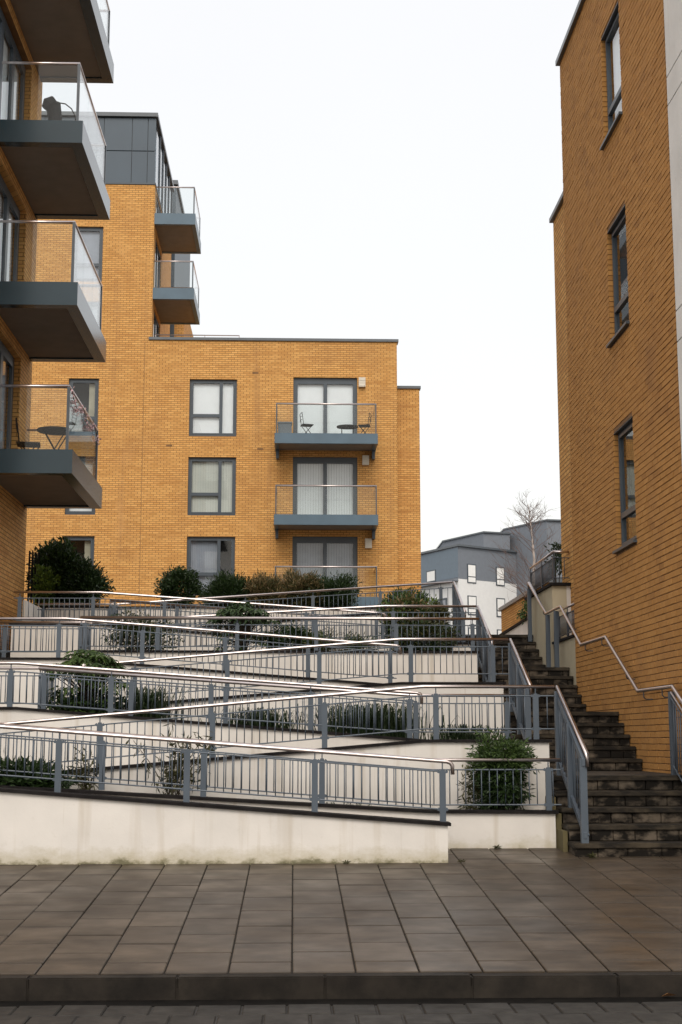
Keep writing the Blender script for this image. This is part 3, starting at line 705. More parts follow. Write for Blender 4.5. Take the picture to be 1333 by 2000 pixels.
# ------------------------------------------------------------------ left building with the big balconies
XW = -5.08
lb = thing('apartment_building', (XW, 24, 1.4), 'brick building at the left edge with stacked glass balconies', 'building')
Tl = lambda u, w, v: (XW + w, u, v)
zts = [14.85, 12.0, 9.13, 6.27]
lh = [(22.0, 25.25, z + .02, z + 2.25) for z in zts]
m = MB(); cutwall(m, Tl, 19.5, 26.35, 0.8, 18, lh, 0.25)
m.add([(XW, 26.35, .8), (-14, 26.35, .8), (-14, 26.35, 18), (XW, 26.35, 18)], [(0, 1, 2, 3)])
m.add([(XW, 19.5, .8), (-14, 19.5, .8), (-14, 19.5, 18), (XW, 19.5, 18)], [(0, 1, 2, 3)])
m.add([(XW, 19.5, 18), (-14, 19.5, 18), (-14, 26.35, 18), (XW, 26.35, 18)], [(0, 1, 2, 3)])
m.build('wall', M['brick'], lb)
for q in lh: window(lb, Tl, *q, [(0, .34, 0, 1), (.34, .67, 0, 1), (.67, 1, 0, 1)], ('flat', 'blind_grey') if q is lh[3] else ('flat', 'blind'), 'glazed_door', fw=.12, w=-.12, sill=False)
for z in zts: balcony(lb, Tl, 22.6, 26.2, 1.43, z, 0.40, 1.09, (M['fascia_dark'],), inset=.11, npan=3, rim=.2)
MB().box(XW + .002, XW + .02, 19.5, 26.34, 0.8, 3.1).build('plinth', M['cap'], lb)
for j in range(4): MB().tube([(-5.03 + .04 * j, 26.5 + .1 * j, 3.4), (-5.03 + .04 * j, 26.5 + .1 * j, 5.1)], .018, 6).build('downpipe', M['black'], lb)

# ------------------------------------------------------------------ right brick building, brick by brick
XB = 4.31
rb = thing('apartment_building', (XB, 18, 0.9), 'tall brick building on the right with three slim windows and a white clad end', 'building')
openings = [(17.29, 18.36, z - .0, z + 1.60) for z in (4.06, 6.91, 9.78)]
import itertools
bw, bh, bd = 0.215, 0.065, 0.1025
full_me = MB().box(0, bd, 0, bw, 0, bh); fme = bevel_mesh('brick', full_me, M['brick_one'], 0.0035)
F3 = Vector((math.sin(R(1.93)) * math.cos(R(9.172)), math.cos(R(1.93)) * math.cos(R(9.172)), math.sin(R(9.172))))
R3 = Vector((math.cos(R(1.93)), -math.sin(R(1.93)), 0)); U3 = R3.cross(F3)
def inframe(x, y, z):
    v = Vector((x, y, z - 1.6)); w = v.dot(F3); return abs(v.dot(R3) / w * 2725) < 660 and abs(v.dot(U3) / w * 2725) < 990
Y0, Y1 = 15.15, 21.3
cands = []; cut = []
z = 1.0; row = 0
while z < 12.5:
    y = Y0 - (0.1125 if row % 2 else 0)
    while y < Y1:
        a, b_ = max(y, Y0), min(y + bw, Y1)
        segs = [(a, b_)]
        for o in openings:
            if z + bh > o[2] and z < o[3]:
                ns_ = []
                for s0, s1 in segs:
                    if s1 <= o[0] or s0 >= o[1]: ns_.append((s0, s1))
                    else:
                        if s0 < o[0]: ns_.append((s0, o[0]))
                        if s1 > o[1]: ns_.append((o[1], s1))
                segs = ns_
        for s0, s1 in segs:
            if s1 - s0 > .02: (cands if abs(s1 - s0 - bw) < 1e-6 else cut).append((s0, s1, z))
        y += bw + .01
    z += 0.075; row += 1
above = lambda s: s[2] > 1.2 + max(0, (s[0] - 17.35)) * 0.48
vis = [c for c in cands if inframe(XB, c[0], c[2]) and above(c)]
vis.sort(key=lambda c: (c[0] ** 2 + (c[2] - 1.6) ** 2 * 1.2))
single = set(vis[:300])
m = MB(); m.tbox(lambda u, w, v: (XB + w, u, v), Y0, Y1, .10, .104, 0.9, 1.0)
bkm = MB()
Tr = lambda u, w, v: (XB - w, u, v)
Tm = lambda u, w, v: (XB + .009 - w, u, v)
cutwall(bkm, Tm, Y0 + .001, Y1 - .001, 0.0, 12.5, [(o[0] - .009, o[1] + .009, o[2] - .012, o[3] + .012) for o in openings], 0.22)
bkm.add([(XB + .009, Y0, 0), (14, Y0, 0), (14, Y0, 12.5), (XB + .009, Y0, 12.5)], [(0, 1, 2, 3)])
bkm.add([(XB + .009, Y1, 0), (14, Y1, 0), (14, Y1, 12.5), (XB + .009, Y1, 12.5)], [(0, 1, 2, 3)])
bkm.add([(XB + .009, Y0, 12.5), (14, Y0, 12.5), (14, Y1, 12.5), (XB + .009, Y1, 12.5)], [(0, 1, 2, 3)])
wl_ = bkm.build('wall', M['mortar'], rb)
for (s0, s1, zz) in sorted(single): place('brick', fme, wl_, (XB + random.uniform(-.0025, .0025), s0, zz))
m = MB()
for (s0, s1, zz) in cut + [c for c in cands if c not in single]:
    j = random.uniform(-.0025, .0025); m.box(XB + j, XB + bd + j, s0, s1, zz, zz + bh)
stuff(m.build('bricks', M['brick_many'], wl_))
for i, o in enumerate(openings):
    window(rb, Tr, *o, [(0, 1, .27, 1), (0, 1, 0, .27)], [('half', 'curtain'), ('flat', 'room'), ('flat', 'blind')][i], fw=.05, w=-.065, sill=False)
    MB().tbox(Tr, o[0] - .04, o[1] + .06, -.06, 0.05, o[2] - .037, o[2] - .002).build('sill', M['frame'], rb)
    MB().tbox(Tr, o[0], o[1], -.06, -.002, o[3] - .012, o[3] - .001).build('lintel', M['frame'], rb)
MB().box(XB - .06, 14, Y0 - 4, Y1 + .06, 12.501, 12.585).build('roof_coping', M['cap'], rb)
# lower rear block
MB().box(4.62, 12, 21.32, 23.8, 1.5, 10.75).build('rear_block', M['brick'], rb)
MB().box(4.56, 12, 21.32, 23.86, 10.751, 10.83).build('roof_coping', M['cap'], rb)
# white cladding panels on the near end
MB().box(XB + .06, 14, 10.5, Y0 - .03, 0.0, 12.5).build('clad_wall', M['frame'], rb)
zz = [0.3, 3.15, 3.5, 6.0, 6.36, 8.83, 9.18, 11.7, 12.05, 12.48]
for a, b_ in zip(zz, zz[1:]):
    for y0, y1 in ((10.5, 12.0), (12.0, 13.6), (13.6, 15.10)): MB().box(XB - .01, XB + .059, y0 + .008, y1 - .008, a + .009, b_ - .009).build('cladding_panel', M['panel_white'], rb)
# terrace wall beyond, low wall by the passage
t = thing('terrace_wall', (4.4, 24, 2.6), 'stained beige rendered wall beside the top of the stairs, railing on it', 'wall')
MB().box(4.31, 4.55, 23.1, 25.6, 0.5, 4.10).build('wall', M['beige'], t)
MB().box(4.551, 4.62, 23.1, 23.3, 0.5, 4.099).build('white_patch', M['render'], t)
MB().box(4.27, 4.62, 23.04, 25.7, 4.102, 4.15).build('coping', M['coping'], t)
t = thing('terrace_wall', (4.4, 22, 2.6), 'low beige wall between the brick corner and the stair posts', 'wall')
MB().box(4.312, 4.5, 21.31, 23.09, 0.5, 3.12).build('wall', M['beige'], t)
MB().box(4.28, 4.54, 21.31, 23.09, 3.121, 3.16).build('coping', M['coping'], t)
railing('dark railing on top of the beige terrace wall, in front of the bare tree', [(4.36, 25.5, 4.68), (4.36, 23.15, 4.68), (4.62, 23.15, 4.68)], [0.04, 1.2, 2.32], .53, tb=.10, bb=.44, mat=M['rail_dark'], name='terrace_railing', group='dark terrace railings')
railing('short dark railing on the low wall at the brick corner', [(4.38, 23.0, 3.66), (4.38, 21.35, 3.66)], [0.06, .8, 1.6], .50, tb=.10, bb=.42, mat=M['rail_dark'], name='terrace_railing', group='dark terrace railings')

# ------------------------------------------------------------------ far white and slate building, low brick building
fb = thing('apartment_building', (18, 126, 9), 'distant white and slate blue building in the gap between the brick blocks', 'building')
def prism(fp, z0, z1):
    n = len(fp); m = MB(); m.add([(x, y, z0) for x, y in fp] + [(x, y, z1) for x, y in fp], [tuple(range(n - 1, -1, -1)), tuple(range(n, 2 * n))] + [(i, (i + 1) % n, (i + 1) % n + n, i + n) for i in range(n)]); return m
P0, P1, P2 = (9.2, 137.0), (14.83, 125.0), (27.0, 134.0)
fp = [P0, P1, P2, (27, 150), (9, 150)]
prism(fp, 8.5, 15.75).build('lower_wall', M['far_white'], fb)
prism(fp, 15.76, 18.7).build('upper_wall', M['far_grey'], fb)
c_ = lambda p, k: (p[0] + k[0], p[1] + k[1])
prism([c_(P0, (-.2, -.1)), c_(P1, (0, -.25)), c_(P2, (.2, -.1)), (27, 150), (9, 150)], 18.71, 18.9).build('roof_coping', M['cap'], fb)
prism([(14.5, 134.5), (17.6, 128.2), (20.2, 129.0), (20.2, 148), (14.5, 148)], 18.91, 20.4).build('roof_storey', M['far_grey'], fb)
prism([(14.4, 134.4), (17.6, 128.0), (20.3, 128.9), (20.3, 148), (14.4, 148)], 20.41, 20.55).build('roof_coping', M['cap'], fb)
prism([(19.97, 131.0), (23.0, 125.2), (30, 126.5), (30, 148), (19.97, 148)], 9, 21.1).build('right_block', M['far_grey'], fb)
prism([(19.9, 131.0), (23.0, 125.0), (30.1, 126.3), (30, 148), (19.9, 148)], 21.11, 21.25).build('roof_coping', M['cap'], fb)
d_ = Vector((P2[0] - P1[0], P2[1] - P1[1])).normalized(); nrm = Vector((d_.y, -d_.x))
Tf = lambda u, w, v: (P1[0] + d_.x * u + nrm.x * w, P1[1] + d_.y * u + nrm.y * w, v)
for u in (1.1, 4.75, 8.6):
    for zt in (17.2, 14.3, 11.4):
        if u > 5 and zt < 17: continue
        f = MB(); f.tbox(Tf, u - .02, u + 1.07, -.02, .06, zt - 1.75, zt)
        fo = f.build('window', M['frame'], fb)
        for (a, b_, pm) in ((zt - 1.13, zt - .1, 'blind'), (zt - 1.66, zt - 1.22, 'blind')): MB().tbox(Tf, u + .08, u + .97, .061, .075, a, b_).build('pane', M[pm], fo)
d2 = Vector((P0[0] - P1[0], P0[1] - P1[1])).normalized(); n2 = Vector((-d2.y, d2.x)) * 1
if n2.y > 0: n2 = -n2
Tg = lambda u, w, v: (P1[0] + d2.x * u + n2.x * w, P1[1] + d2.y * u + n2.y * w, v)
MB().tbox(Tg, .02, 12, .001, .02, 15.9, 18.6).build('blue_render', M['far_blue'], fb)
f = MB(); f.tbox(Tg, 3.9, 5.6, .0, .06, 15.9, 17.0); fo = f.build('window', M['frame'], fb); MB().tbox(Tg, 4.05, 5.45, .061, .07, 16.0, 16.9).build('pane', M['blind'], fo)
f = MB(); f.tbox(Tg, 2.0, 5.0, .0, .06, 12.2, 14.2); fo = f.build('window', M['frame'], fb); MB().tbox(Tg, 2.2, 3.4, .061, .07, 12.3, 14.0).build('pane', M['blind_grey'], fo); MB().tbox(Tg, 3.6, 4.8, .061, .07, 12.3, 14.0).build('pane', M['blind_grey'], fo)
fl = MB().tbox(Tg, 0, 9, .02, .5, 15.55, 15.75).build('ledge', M['far_grey'], fb)

ob = thing('brick_outbuilding', (9, 44, 3.4), 'low orange brick building beyond the stair top, left of the beige wall', 'building')
MB().box(7, 12, 38, 46.9, 3.3, 5.80).build('wall', M['brick'], ob)
MB().box(6.92, 12, 37.9, 47.0, 5.801, 5.92).build('roof_coping', M['cap'], ob)
for yy in (43.0, 45.6): MB().box(6.97, 6.999, yy, yy + .35, 4.55, 5.0).build('vent', M['black'], ob)
wt = thing('garden_wall', (6.4, 38, 3.4), 'small white wall with sloping dark top beyond the stair head', 'wall')
MB().hexa([(6.3, 36, 3.3), (6.5, 36, 3.3), (6.5, 46, 3.3), (6.3, 46, 3.3)], [(6.3, 36, 4.75), (6.5, 36, 4.75), (6.5, 46, 4.55), (6.3, 46, 4.55)]).build('wall', M['render'], wt)
MB().hexa([(6.24, 36, 4.751), (6.56, 36, 4.751), (6.56, 46, 4.551), (6.24, 46, 4.551)], [(6.24, 36, 4.82), (6.56, 36, 4.82), (6.56, 46, 4.62), (6.24, 46, 4.62)]).build('coping', M['coping'], wt)

# ------------------------------------------------------------------ plants
def leaves(n, centers, spread, ln, wd, up=0.3, out=None, droop=0.0):
    C = centers[rng.integers(0, len(centers), n)]
    s = np.asarray(spread)
    P = C + rng.normal(size=(n, 3)) * s
    D = rng.normal(size=(n, 3)); 
    if out is not None: D += (P - out) / (np.linalg.norm(P - out, axis=1, keepdims=True) + 1e-6) * 1.2
    D[:, 2] += up - droop
    D /= np.linalg.norm(D, axis=1, keepdims=True)
    S = np.cross(D, rng.normal(size=(n, 3))); S /= np.linalg.norm(S, axis=1, keepdims=True)
    Nn = np.cross(S, D)
    l = ln * rng.uniform(.65, 1.25, (n, 1)); w = wd * rng.uniform(.7, 1.2, (n, 1))
    a = P; b = P + D * l * .5 + S * w * .5 + Nn * w * .18; c = P + D * l; d = P + D * l * .5 - S * w * .5 + Nn * w * .18
    V = np.stack([a, b, c, d], 1).reshape(-1, 3)
    idx = np.arange(n)[:, None] * 4
    Fc = np.concatenate([np.concatenate([idx, idx + 1, idx + 2], 1), np.concatenate([idx, idx + 2, idx + 3], 1)], 0)
    return V, Fc
def leafobj(name, V, Fc, mat, parent):
    o0 = np.array(ORG[parent]); me = bpy.data.meshes.new(name); me.from_pydata((V - o0).tolist(), [], Fc.tolist()); me.materials.append(mat)
    return link(name, me, parent)
def clumps(n, c, r, shell=0.55, floor=None):
    d = rng.normal(size=(n, 3)); d /= np.linalg.norm(d, axis=1, keepdims=True)
    k = rng.uniform(shell, 1, (n, 1)) ** .8
    p = np.array(c) + d * k * np.array(r) * rng.uniform(.72, 1.16, (n, 1))
    if floor is not None: p[:, 2] = np.maximum(p[:, 2], floor)
    return p
def bush(name, label, c, r, base, n, mat, ln, wd, nc=60, sp=.07, cat='shrub', group=None, stems=5, mat2=None, frac2=0.0, up=.3, shell=.5, droop=0.0):
    t = thing(name, (c[0], c[1], base), label, cat, group)
    cl = clumps(nc, c, r, shell, base + .03)
    V, Fc = leaves(int(n * (1 - frac2)), cl, (sp, sp, sp), ln, wd, up, np.array(c), droop)
    stuff(leafobj('foliage', V, Fc, mat, t))
    if mat2:
        hi = cl[np.argsort(-cl[:, 2] + rng.normal(size=len(cl)) * r[2] * .4)][:max(3, nc // 3)]
        V, Fc = leaves(int(n * frac2), hi, (sp, sp, sp), ln, wd, up, np.array(c)); stuff(leafobj('young_foliage', V, Fc, mat2, t))
    m = MB()
    for j in range(stems):
        a = random.uniform(0, 6.28); e = cl[random.randrange(len(cl))]
        m.tube([(c[0] + .06 * math.cos(a), c[1] + .06 * math.sin(a), base - .05), ((c[0] + e[0]) / 2, (c[1] + e[1]) / 2, (base + e[2]) / 2 + .05), tuple(e)], [.014, .01, .005], 5)
    m.build('stem', M['bark'], t)
    return t
def palm_leaf(lobes=7, droop=.25):
    m = MB(); v = [(0, 0, 0)]; f = []
    for j in range(lobes):
        a = (j - (lobes - 1) / 2) * (4.1 / (lobes - 1)); L_ = 1 - .09 * abs(j - (lobes - 1) / 2)
        da = .23
        i0 = len(v)
        v += [(math.cos(a - da) * L_ * .5, math.sin(a - da) * L_ * .5, .03), (math.cos(a) * L_, math.sin(a) * L_, -droop * L_), (math.cos(a + da) * L_ * .5, math.sin(a + da) * L_ * .5, .03), (math.cos(a) * L_ * .5, math.sin(a) * L_ * .5, -.03)]
        f += [(0, i0, i0 + 3), (i0, i0 + 1, i0 + 3), (0, i0 + 3, i0 + 2), (i0 + 3, i0 + 1, i0 + 2)]
    me = bpy.data.meshes.new('leaf'); me.from_pydata(v, [], f); return me
def fatsia(label, c, base, rad, h, n, mat, lsize=.16):
    t = thing('fatsia_plant', (c[0], c[1], base), label, 'plant', 'fatsia plants')
    me = palm_leaf(); me.materials.append(mat)
    st = MB()
    for j in range(n):
        a = random.uniform(0, 6.283); q = math.sqrt(random.uniform(0, 1)); top = random.random() < .68
        x = c[0] + rad * q * math.cos(a); y = c[1] + min(.5, rad * .8) * q * math.sin(a)
        z = base + h * (1 - .28 * q * q) * random.uniform(.86, 1.0) if top else base + h * random.uniform(.12, .72)
        s = lsize * random.uniform(.75, 1.2)
        rz = math.atan2(y - c[1], x - c[0]) + random.uniform(-.7, .7)
        place('leaf', me, t, (x, y, z), (random.uniform(-.3, .3), random.uniform(.0, .55), rz), (s, s, s))
        if j % 2 == 0: st.tube([(c[0] + random.uniform(-.05, .05), c[1], base - .05), (c[0] + (x - c[0]) * .25, c[1] + (y - c[1]) * .25, base + (z - base) * .6), (x, y, z)], [.012, .008, .004], 4)
    st.build('stem', M['bark'], t)
    return t
def grass(label, c, base, rx_, ry_, h, n, mat=None, wd=.012):
    t = thing('grass_clump', (c[0], c[1], base), label, 'plant', 'strap-leaved grass clumps')
    V = []; Fc = []
    for j in range(n):
        x = c[0] + random.gauss(0, .42) * rx_; y = c[1] + random.uniform(-1, 1) * ry_
        a = random.uniform(0, 6.283); l = h * random.uniform(.6, 1.15); o = l * random.uniform(.15, .75)
        dx, dy = math.cos(a), math.sin(a); sx, sy = -dy * wd / 2, dx * wd / 2
        b = len(V)
        for q, (fo, fz, k) in enumerate(((0, 0, 1), (.3, .6, 1), (.7, .92, .8), (1, .92 - random.uniform(0, .35), .1))):
            V += [(x + dx * o * fo + sx * k, y + dy * o * fo + sy * k, base - .02 + l * fz), (x + dx * o * fo - sx * k, y + dy * o * fo - sy * k, base - .02 + l * fz)]
        Fc += [(b, b + 1, b + 3, b + 2), (b + 2, b + 3, b + 5, b + 4), (b + 4, b + 5, b + 7, b + 6)]
    o0 = ORG[t]; me = bpy.data.meshes.new('blades'); me.from_pydata((np.array(V) - np.array(o0)).tolist(), [], Fc); me.materials.append(mat or M['grass'])
    stuff(link('blades', me, t)); return t
def soilz(i, x): return interp(pl_top[i], x) - .07
# lowest planter
t = bush('leafy_bush', 'dense leafy green bush bulging through the level railing beside the lowest stairs', (2.22, 15.0, 1.08), (.25, .20, .34), .74, 5200, M['leaf_dark'], .065, .020, 90, .045, 'shrub', droop=.9, shell=.3)
cl = clumps(70, (2.2, 14.99, 1.38), (.34, .24, .20), .35)                                   # spreading crown above the rail
V, Fc = leaves(4200, cl, (.05, .05, .04), .07, .019, .1, np.array((2.2, 15.0, 1.2)), .7); stuff(leafobj('crown_foliage', V, Fc, M['leaf_mid'], t))
cl = np.array([(random.uniform(1.80, 2.02), 14.98, random.uniform(.86, 1.36)) for _ in range(16)])   # straggling sprays on the left
V, Fc = leaves(420, cl, (.035, .03, .04), .075, .018, -.1, None, .6); stuff(leafobj('spray', V, Fc, M['leaf_olive'], t))
bush('dark_foliage', 'dark low foliage behind the front railing at the left frame edge', (-2.9, 15.0, 1.16), (.55, .18, .18), soilz(0, -2.9), 3400, M['leaf_dark'], .10, .032, 70, .05, 'plant')
def wisp(label, c, base, h, n, spread):
    t = thing('slender_shrub', (c[0], c[1], base), label, 'shrub')
    st = MB(); tips = []
    for j in range(n):
        a = random.uniform(0, 6.28); e = (c[0] + spread * random.uniform(-1, 1), c[1] + .12 * math.sin(a), base + h * random.uniform(.45, 1.0))
        st.tube([(c[0] + random.uniform(-.2, .2) * spread, c[1], base - .04), ((c[0] + e[0]) / 2, c[1], base + (e[2] - base) * .6), e], [.007, .005, .003], 5)
        for q in np.linspace(.35, 1, 7): tips.append((c[0] + (e[0] - c[0]) * q, c[1] + (e[1] - c[1]) * q, base + (e[2] - base) * q))
    st.build('stem', M['bark'], t)
    V, Fc = leaves(n * 42, np.array(tips), (.035, .035, .03), .10, .02, .0, None, .35); stuff(leafobj('foliage', V, Fc, M['leaf_olive'], t))
wisp('slender bamboo-like shrub with narrow leaves behind the front railing', (-1.28, 14.98, 0), soilz(0, -1.3), .78, 13, .42)
wisp('small wispy shrub with narrow leaves left of the bamboo-like one', (-2.15, 14.98, 0), soilz(0, -2.1), .55, 6, .2)
grass('small low green tuft behind the front railing, near its middle', (.42, 14.98), soilz(0, .4), .42, .08, .13, 70, M['leaf_mid'] if False else M['grass'], .016)
# second planter
fatsia('large-leaved fatsia on dark stems below the left brick corner', (-2.62, 17.95), soilz(2, -2.6), .46, .92, 150, M['leaf_fatsia'], .19)
bush('dark_foliage', 'dark leaves under the lower fatsia plant', (-2.5, 17.85, 1.98), (.62, .2, .14), soilz(2, -2.5), 900, M['leaf_dark'], .09, .04, 30, .05, 'plant')
grass('arching strap-leaved clump right of the lower fatsia', (-1.85, 17.95), soilz(2, -1.85), .36, .18, .50, 420)
grass('strap-leaved clump below the crossing handrails, left of the widest clump', (-.42, 17.95), soilz(2, -.42), .50, .18, .36, 500)
grass('widest strap-leaved clump in the middle of the second planter', (.98, 17.95), soilz(2, 1.0), .68, .22, .52, 1100)
grass('low strap-leaved clump beside the second flight of stairs', (2.18, 17.95), soilz(2, 2.2), .48, .18, .30, 420)
# third planter
fatsia('dark glossy fatsia rising above the long level railing', (-.78, 21.15), 2.76, .46, .86, 150, M['leaf_fatsia_dark'], .18)
bush('climbing_shrub', 'open twiggy shrub with tiny leaves behind the long level railing, left part', (-2.35, 21.25, 3.12), (.62, .3, .40), 2.76, 3600, M['leaf_dark'], .045, .026, 110, .06, 'shrub', stems=16, mat2=M['leaf_olive'], frac2=.3, shell=.2)
bush('low_plant', 'low green planting in the middle of the long level railing', (.62, 21.25, 2.95), (.72, .2, .16), 2.76, 1700, M['leaf_olive'], .07, .018, 50, .05, 'plant', mat2=M['leaf_mid'], frac2=.4, up=.8)
bush('dark_shrub', 'dark shrub right of the glossy fatsia behind the level railing', (-.05, 21.3, 3.05), (.36, .2, .25), 2.76, 2600, M['leaf_dark'], .06, .03, 30, .05)
bush('dark_shrub', 'dark leafy mass behind the level railing, below the variegated shrub', (2.0, 21.3, 3.03), (.52, .25, .32), 2.76, 4500, M['leaf_dark'], .06, .028, 50, .06, mat2=M['leaf_olive'], frac2=.25)
# fourth planter
bush('variegated_shrub', 'pale green variegated shrub by the top stair landings', (1.95, 24.4, 3.62), (.42, .35, .36), 2.96, 5200, M['leaf_mid'], .09, .04, 80, .06, mat2=M['leaf_straw'], frac2=.2)
bush('olive_shrub', 'olive brown shrub between the pale variegated shrub and the stair railings', (2.42, 24.35, 3.48), (.30, .35, .38), 2.96, 4000, M['leaf_olive'], .07, .03, 50, .06)
bush('low_plant', 'thin low plants in the topmost narrow planter, centre', (-.4, 24.4, 3.35), (1.7, .3, .16), 3.05, 1100, M['leaf_olive'], .07, .02, 60, .05, 'plant')
# top planter
bush('big_shrub', 'big dark shrub beside the left brick corner, tallest of the planting', (-4.62, 27.3, 4.62), (.46, .5, .76), 3.9, 11000, M['leaf_dark'], .12, .045, 110, .08, mat2=M['leaf_mid'], frac2=.12, group='shrubs on the top planter')
bush('lime_shrub', 'lime green shrub in front of the tallest dark shrub', (-4.78, 26.75, 4.42), (.20, .2, .42), 3.9, 900, M['leaf_lime'], .08, .05, 26, .06, group='shrubs on the top planter')
bush('big_shrub', 'rounded dark shrub right of the tallest dark shrub, before a window', (-4.06, 27.0, 4.46), (.38, .42, .50), 3.9, 8000, M['leaf_dark'], .08, .035, 90, .07, group='shrubs on the top planter')
bush('round_bush', 'small round dark bush standing alone left of the hedge', (-2.22, 27.0, 4.42), (.37, .36, .40), 3.9, 7500, M['leaf_dark'], .07, .03, 120, .05, group='shrubs on the top planter')
for (x, lab, mt, m2, f2) in ((-1.28, 'leftmost dark green mound of the hedge under the lowest left window', 'leaf_dark', None, 0), (-.55, 'brownish straw-streaked mound of the hedge', 'leaf_olive', 'leaf_straw', .5), (.12, 'middle hedge mound streaked with straw on its left', 'leaf_olive', 'leaf_straw', .38), (.72, 'rightmost dark green mound of the hedge before the lowest balcony', 'leaf_dark', None, 0)):
    bush('hedge_mound', lab, (x, 26.85, 4.29), (.45, .4, .36), 3.9, 9000, M[mt], .10, .018, 150, .06, group='shrubs on the top planter', mat2=M[m2] if m2 else None, frac2=f2, up=1.0)
bush('round_bush', 'low rounded green bush behind the top railing, right of the facade balconies', (2.15, 26.9, 4.12), (.46, .35, .30), 3.42, 5200, M['leaf_mid'], .07, .03, 70, .05)
bush('lime_shrub', 'fresh green bush tip touching the far white building', (2.62, 26.7, 4.05), (.25, .25, .25), 3.42, 700, M['leaf_lime'], .08, .035, 24, .05)
bush('evergreen_shrub', 'small evergreen behind the dark terrace railing at the brick edge', (4.92, 25.9, 4.95), (.12, .2, .28), 3.4, 400, M['leaf_dark'], .09, .03, 26, .05)
bush('ivy_tuft', 'tiny ivy tuft on the small white wall beyond the stair head', (6.35, 37.5, 4.95), (.2, .3, .2), 4.8, 300, M['leaf_mid'], .1, .05, 12, .06, 'plant')

# bare birch
t = thing('birch_tree', (6.95, 40, 3.4), 'bare pale birch tree rising behind the dark terrace railing', 'tree')
tr = MB(); tw = MB()
trunk = [(6.95, 40, 3.3), (6.97, 40, 4.6), (6.92, 40.02, 5.8), (6.96, 40, 6.7), (6.90, 40, 7.5), (6.82, 40, 8.3)]
tr.tube(trunk, [.075, .066, .052, .036, .02, .008], 7)
def branch(p, d, l, r, dep):
    pts = [Vector(p)]; dd = Vector(d)
    for j in range(3):
        dd = (dd + Vector((random.gauss(0, .13), random.gauss(0, .13), random.gauss(.05, .1)))).normalized(); pts.append(pts[-1] + dd * l / 3)
    tw.tube(pts, [r, r * .8, r * .6, r * .35], 4, cap=False)
    if dep:
        for j in range(4 if dep > 1 else 3):
            k = random.randint(1, 3); q = pts[k]
            nd = (dd + Vector((random.gauss(0, .6), random.gauss(0, .6), random.gauss(.1, .35)))).normalized()
            branch(q, nd, l * random.uniform(.4, .65), r * .55, dep - 1)
for j in range(64):
    h = random.uniform(4.9, 8.2); x = interp([(p[2], p[0]) for p in trunk], h); a = random.uniform(0, 6.28)
    branch((x, 40, h), (math.cos(a) * .8, math.sin(a) * .8, .65), (8.6 - h) * .30 + .28, .009, 2)
tr.build('trunk', M['birch'], t, smooth=True); stuff(tw.build('twigs', M['twig'], t, fix=False))

# weeds and a leaf at the foot of the walls
def weed(label, x, y, z, s):
    t = thing('weed', (x, y, z), label, 'weed')
    me = palm_leaf(5, .1); me.materials.append(M['leaf_olive'])
    for j in range(6): place('leaf', me, t, (x + random.uniform(-.02, .02), y, z + .015), (0, -random.uniform(.1, 1.0), random.uniform(0, 6.28)), (s, s, s))
weed('small weed at the foot of the low planter wall', 2.1, 14.66, pav(14.66), .055)
weed('tiny weed at the foot of the front wall, left of its right end', .52, 13.66, pav(13.66), .045)
weed('tiny weed at the corner where the front wall ends', 1.62, 13.72, pav(13.72), .04)
weed('small weed beside the bottom step', 2.95, 14.04, pav(14.04), .06)
lm = MB(); lm.add([(2.30, 9.0, .004), (2.34, 8.97, .03), (2.40, 9.0, .012), (2.35, 9.03, .02)], [(0, 1, 2), (0, 2, 3)])
tag(lm.build('fallen_leaf', M['rust']), 'brown fallen leaf lying in the gutter at the right', 'leaf')

# ------------------------------------------------------------------ things on the balconies
def tubes(name, lists, r, mat, parent, n=6):
    m = MB()
    for l in lists: m.tube(l, r, n)
    return m.build(name, mat, parent)
zt = zts[3] - .04
t = thing('bistro_table', (-4.25, 24.2, zt), 'round black bistro table on the lowest left balcony', 'table')
c = (-4.22, 24.25); top = MB(); ring = [(c[0] + .33 * math.cos(a), c[1] + .33 * math.sin(a)) for a in np.linspace(0, 6.283, 25)[:-1]]
prism(ring, zt + .70, zt + .725).build('table_top', M['black'], t)
for s in (-1, 1):
    for q in (-1, 1): MB().tube([(c[0] + .2 * s, c[1] + .12 * q, zt + .70), (c[0] - .2 * s, c[1] + .12 * q, zt)], .011, 6).build('leg', M['black'], t)
def folding_chair(label, x, y, z, rot, wire=False, group=None):
    t = thing('wire_chair' if wire else 'folding_chair', (x, y, z), label, 'chair', group)
    ca, sa = math.cos(rot), math.sin(rot)
    W = lambda a, b, h: (x + a * ca - b * sa, y + a * sa + b * ca, z + h)
    m = MB(); m.hexa([W(-.2, -.2, .44), W(.2, -.2, .44), W(.2, .2, .44), W(-.2, .2, .44)], [W(-.2, -.2, .46), W(.2, -.2, .46), W(.2, .2, .46), W(-.2, .2, .46)]); m.build('seat', M['black'], t)
    for s in (-.19, .19):
        MB().tube([W(.2, s, 0), W(-.16, s, .46), W(-.22, s, .88)], .011, 6).build('leg', M['black'], t)
        MB().tube([W(-.2, s, 0), W(.18, s, .45)], .011, 6).build('leg', M['black'], t)
    if wire: tubes('backrest', [[W(-.21, -.19, h), W(-.235, 0, h), W(-.21, .19, h)] for h in (.86, .74, .62)], .009, M['black'], t)
    else:
        m = MB(); m.hexa([W(-.22, -.19, .70), W(-.2, -.19, .70), W(-.2, .19, .70), W(-.22, .19, .70)], [W(-.235, -.19, .88), W(-.215, -.19, .88), W(-.215, .19, .88), W(-.235, .19, .88)]); m.build('backrest', M['black'], t)
folding_chair('black folding chair left of the round table on the lowest left balcony', -4.68, 24.2, zt, 0.15)
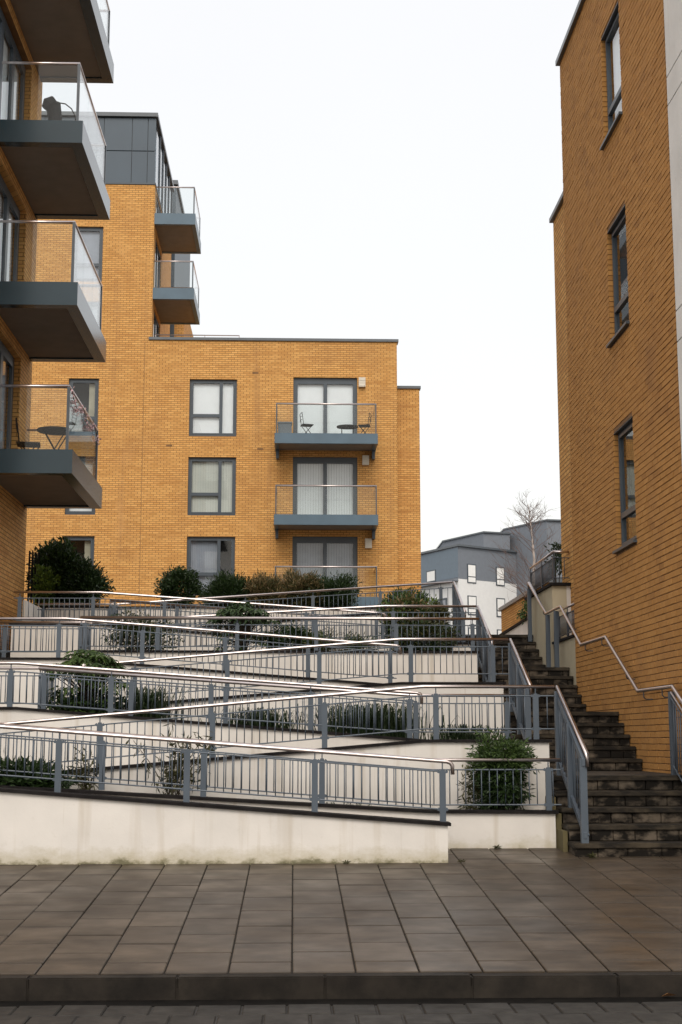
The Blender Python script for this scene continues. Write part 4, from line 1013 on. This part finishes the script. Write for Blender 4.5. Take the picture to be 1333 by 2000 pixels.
# pink garland tied along the handrail of that balcony
t = thing('garland', (-3.76, 24.5, 7.0), 'pink blossom garland tied along the handrail of the lowest left balcony', 'garland')
gl = []
for j in range(95):
    q = j / 94; y = 22.75 + 3.3 * q; s = abs(math.sin(q * math.pi * 2.5)) * .20
    gl.append((-3.72, y, 7.33 - s))
V, Fc = leaves(170, np.array(gl), (.012, .03, .03), .06, .03, -.6); stuff(leafobj('petals', V, Fc, M['pink'], t))
MB().tube(gl[::4], .006, 4).build('string', M['bark'], t)
# dark object with a cable on the balcony above
zt2 = zts[1] - .04
t = thing('black_canister', (-4.25, 23.2, zt2), 'black upright cylinder with a curved cable on the second balcony from the top left', 'canister')
m = MB(); m.tube([(-4.22, 23.3, zt2), (-4.25, 23.3, zt2 + .36), (-4.29, 23.3, zt2 + .66)], [.125, .125, .13], 14); m.build('body', M['black'], t, smooth=False)
m = MB(); m.tube([(-4.42, 23.22, zt2 + .54), (-4.36, 23.22, zt2 + .62), (-4.26, 23.24, zt2 + .70)], [.07, .12, .09], 12); m.build('head', M['black'], t)
m = MB(); m.tube([(-4.20, 23.3, zt2 + .69), (-4.08, 23.3, zt2 + .67), (-3.97, 23.3, zt2 + .58), (-3.90, 23.3, zt2 + .44), (-3.88, 23.3, zt2 + .2), (-3.88, 23.3, zt2)], .011, 6); m.build('cable', M['black'], t)
# facade balcony furniture
zf = 12.07 - .04
folding_chair('left black wire chair on the top facade balcony', .42, 48.2, zf + .1, math.pi * .0 + .2, True, 'wire chairs')
folding_chair('right black wire chair on the top facade balcony', 2.45, 48.2, zf + .1, math.pi - .2, True, 'wire chairs')
for o in [o for o in COL.objects if o.name.startswith('wire_chair')]: o.location.z -= .1
t = thing('low_table', (1.85, 48.2, zf), 'low dark table beside the right wire chair on the top facade balcony', 'table')
prism([(1.85 + .38 * math.cos(a), 48.2 + .3 * math.sin(a)) for a in np.linspace(0, 6.283, 17)[:-1]], zf + .38, zf + .43).build('table_top', M['black'], t)
for s in (-.2, .2):
    for q in (-.15, .15): MB().tube([(1.85 + s, 48.2 + q, zf), (1.85 + s, 48.2 + q, zf + .38)], .012, 5).build('leg', M['black'], t)
t = thing('storage_box', (-.38, 48.5, zf), 'grey storage box at the left end of the top facade balcony', 'box')
MB().box(-.60, -.12, 48.3, 48.75, zf, zf + .55).build('body', M['greybox'], t); MB().box(-.62, -.10, 48.28, 48.77, zf + .551, zf + .6).build('lid', M['greybox'], t)
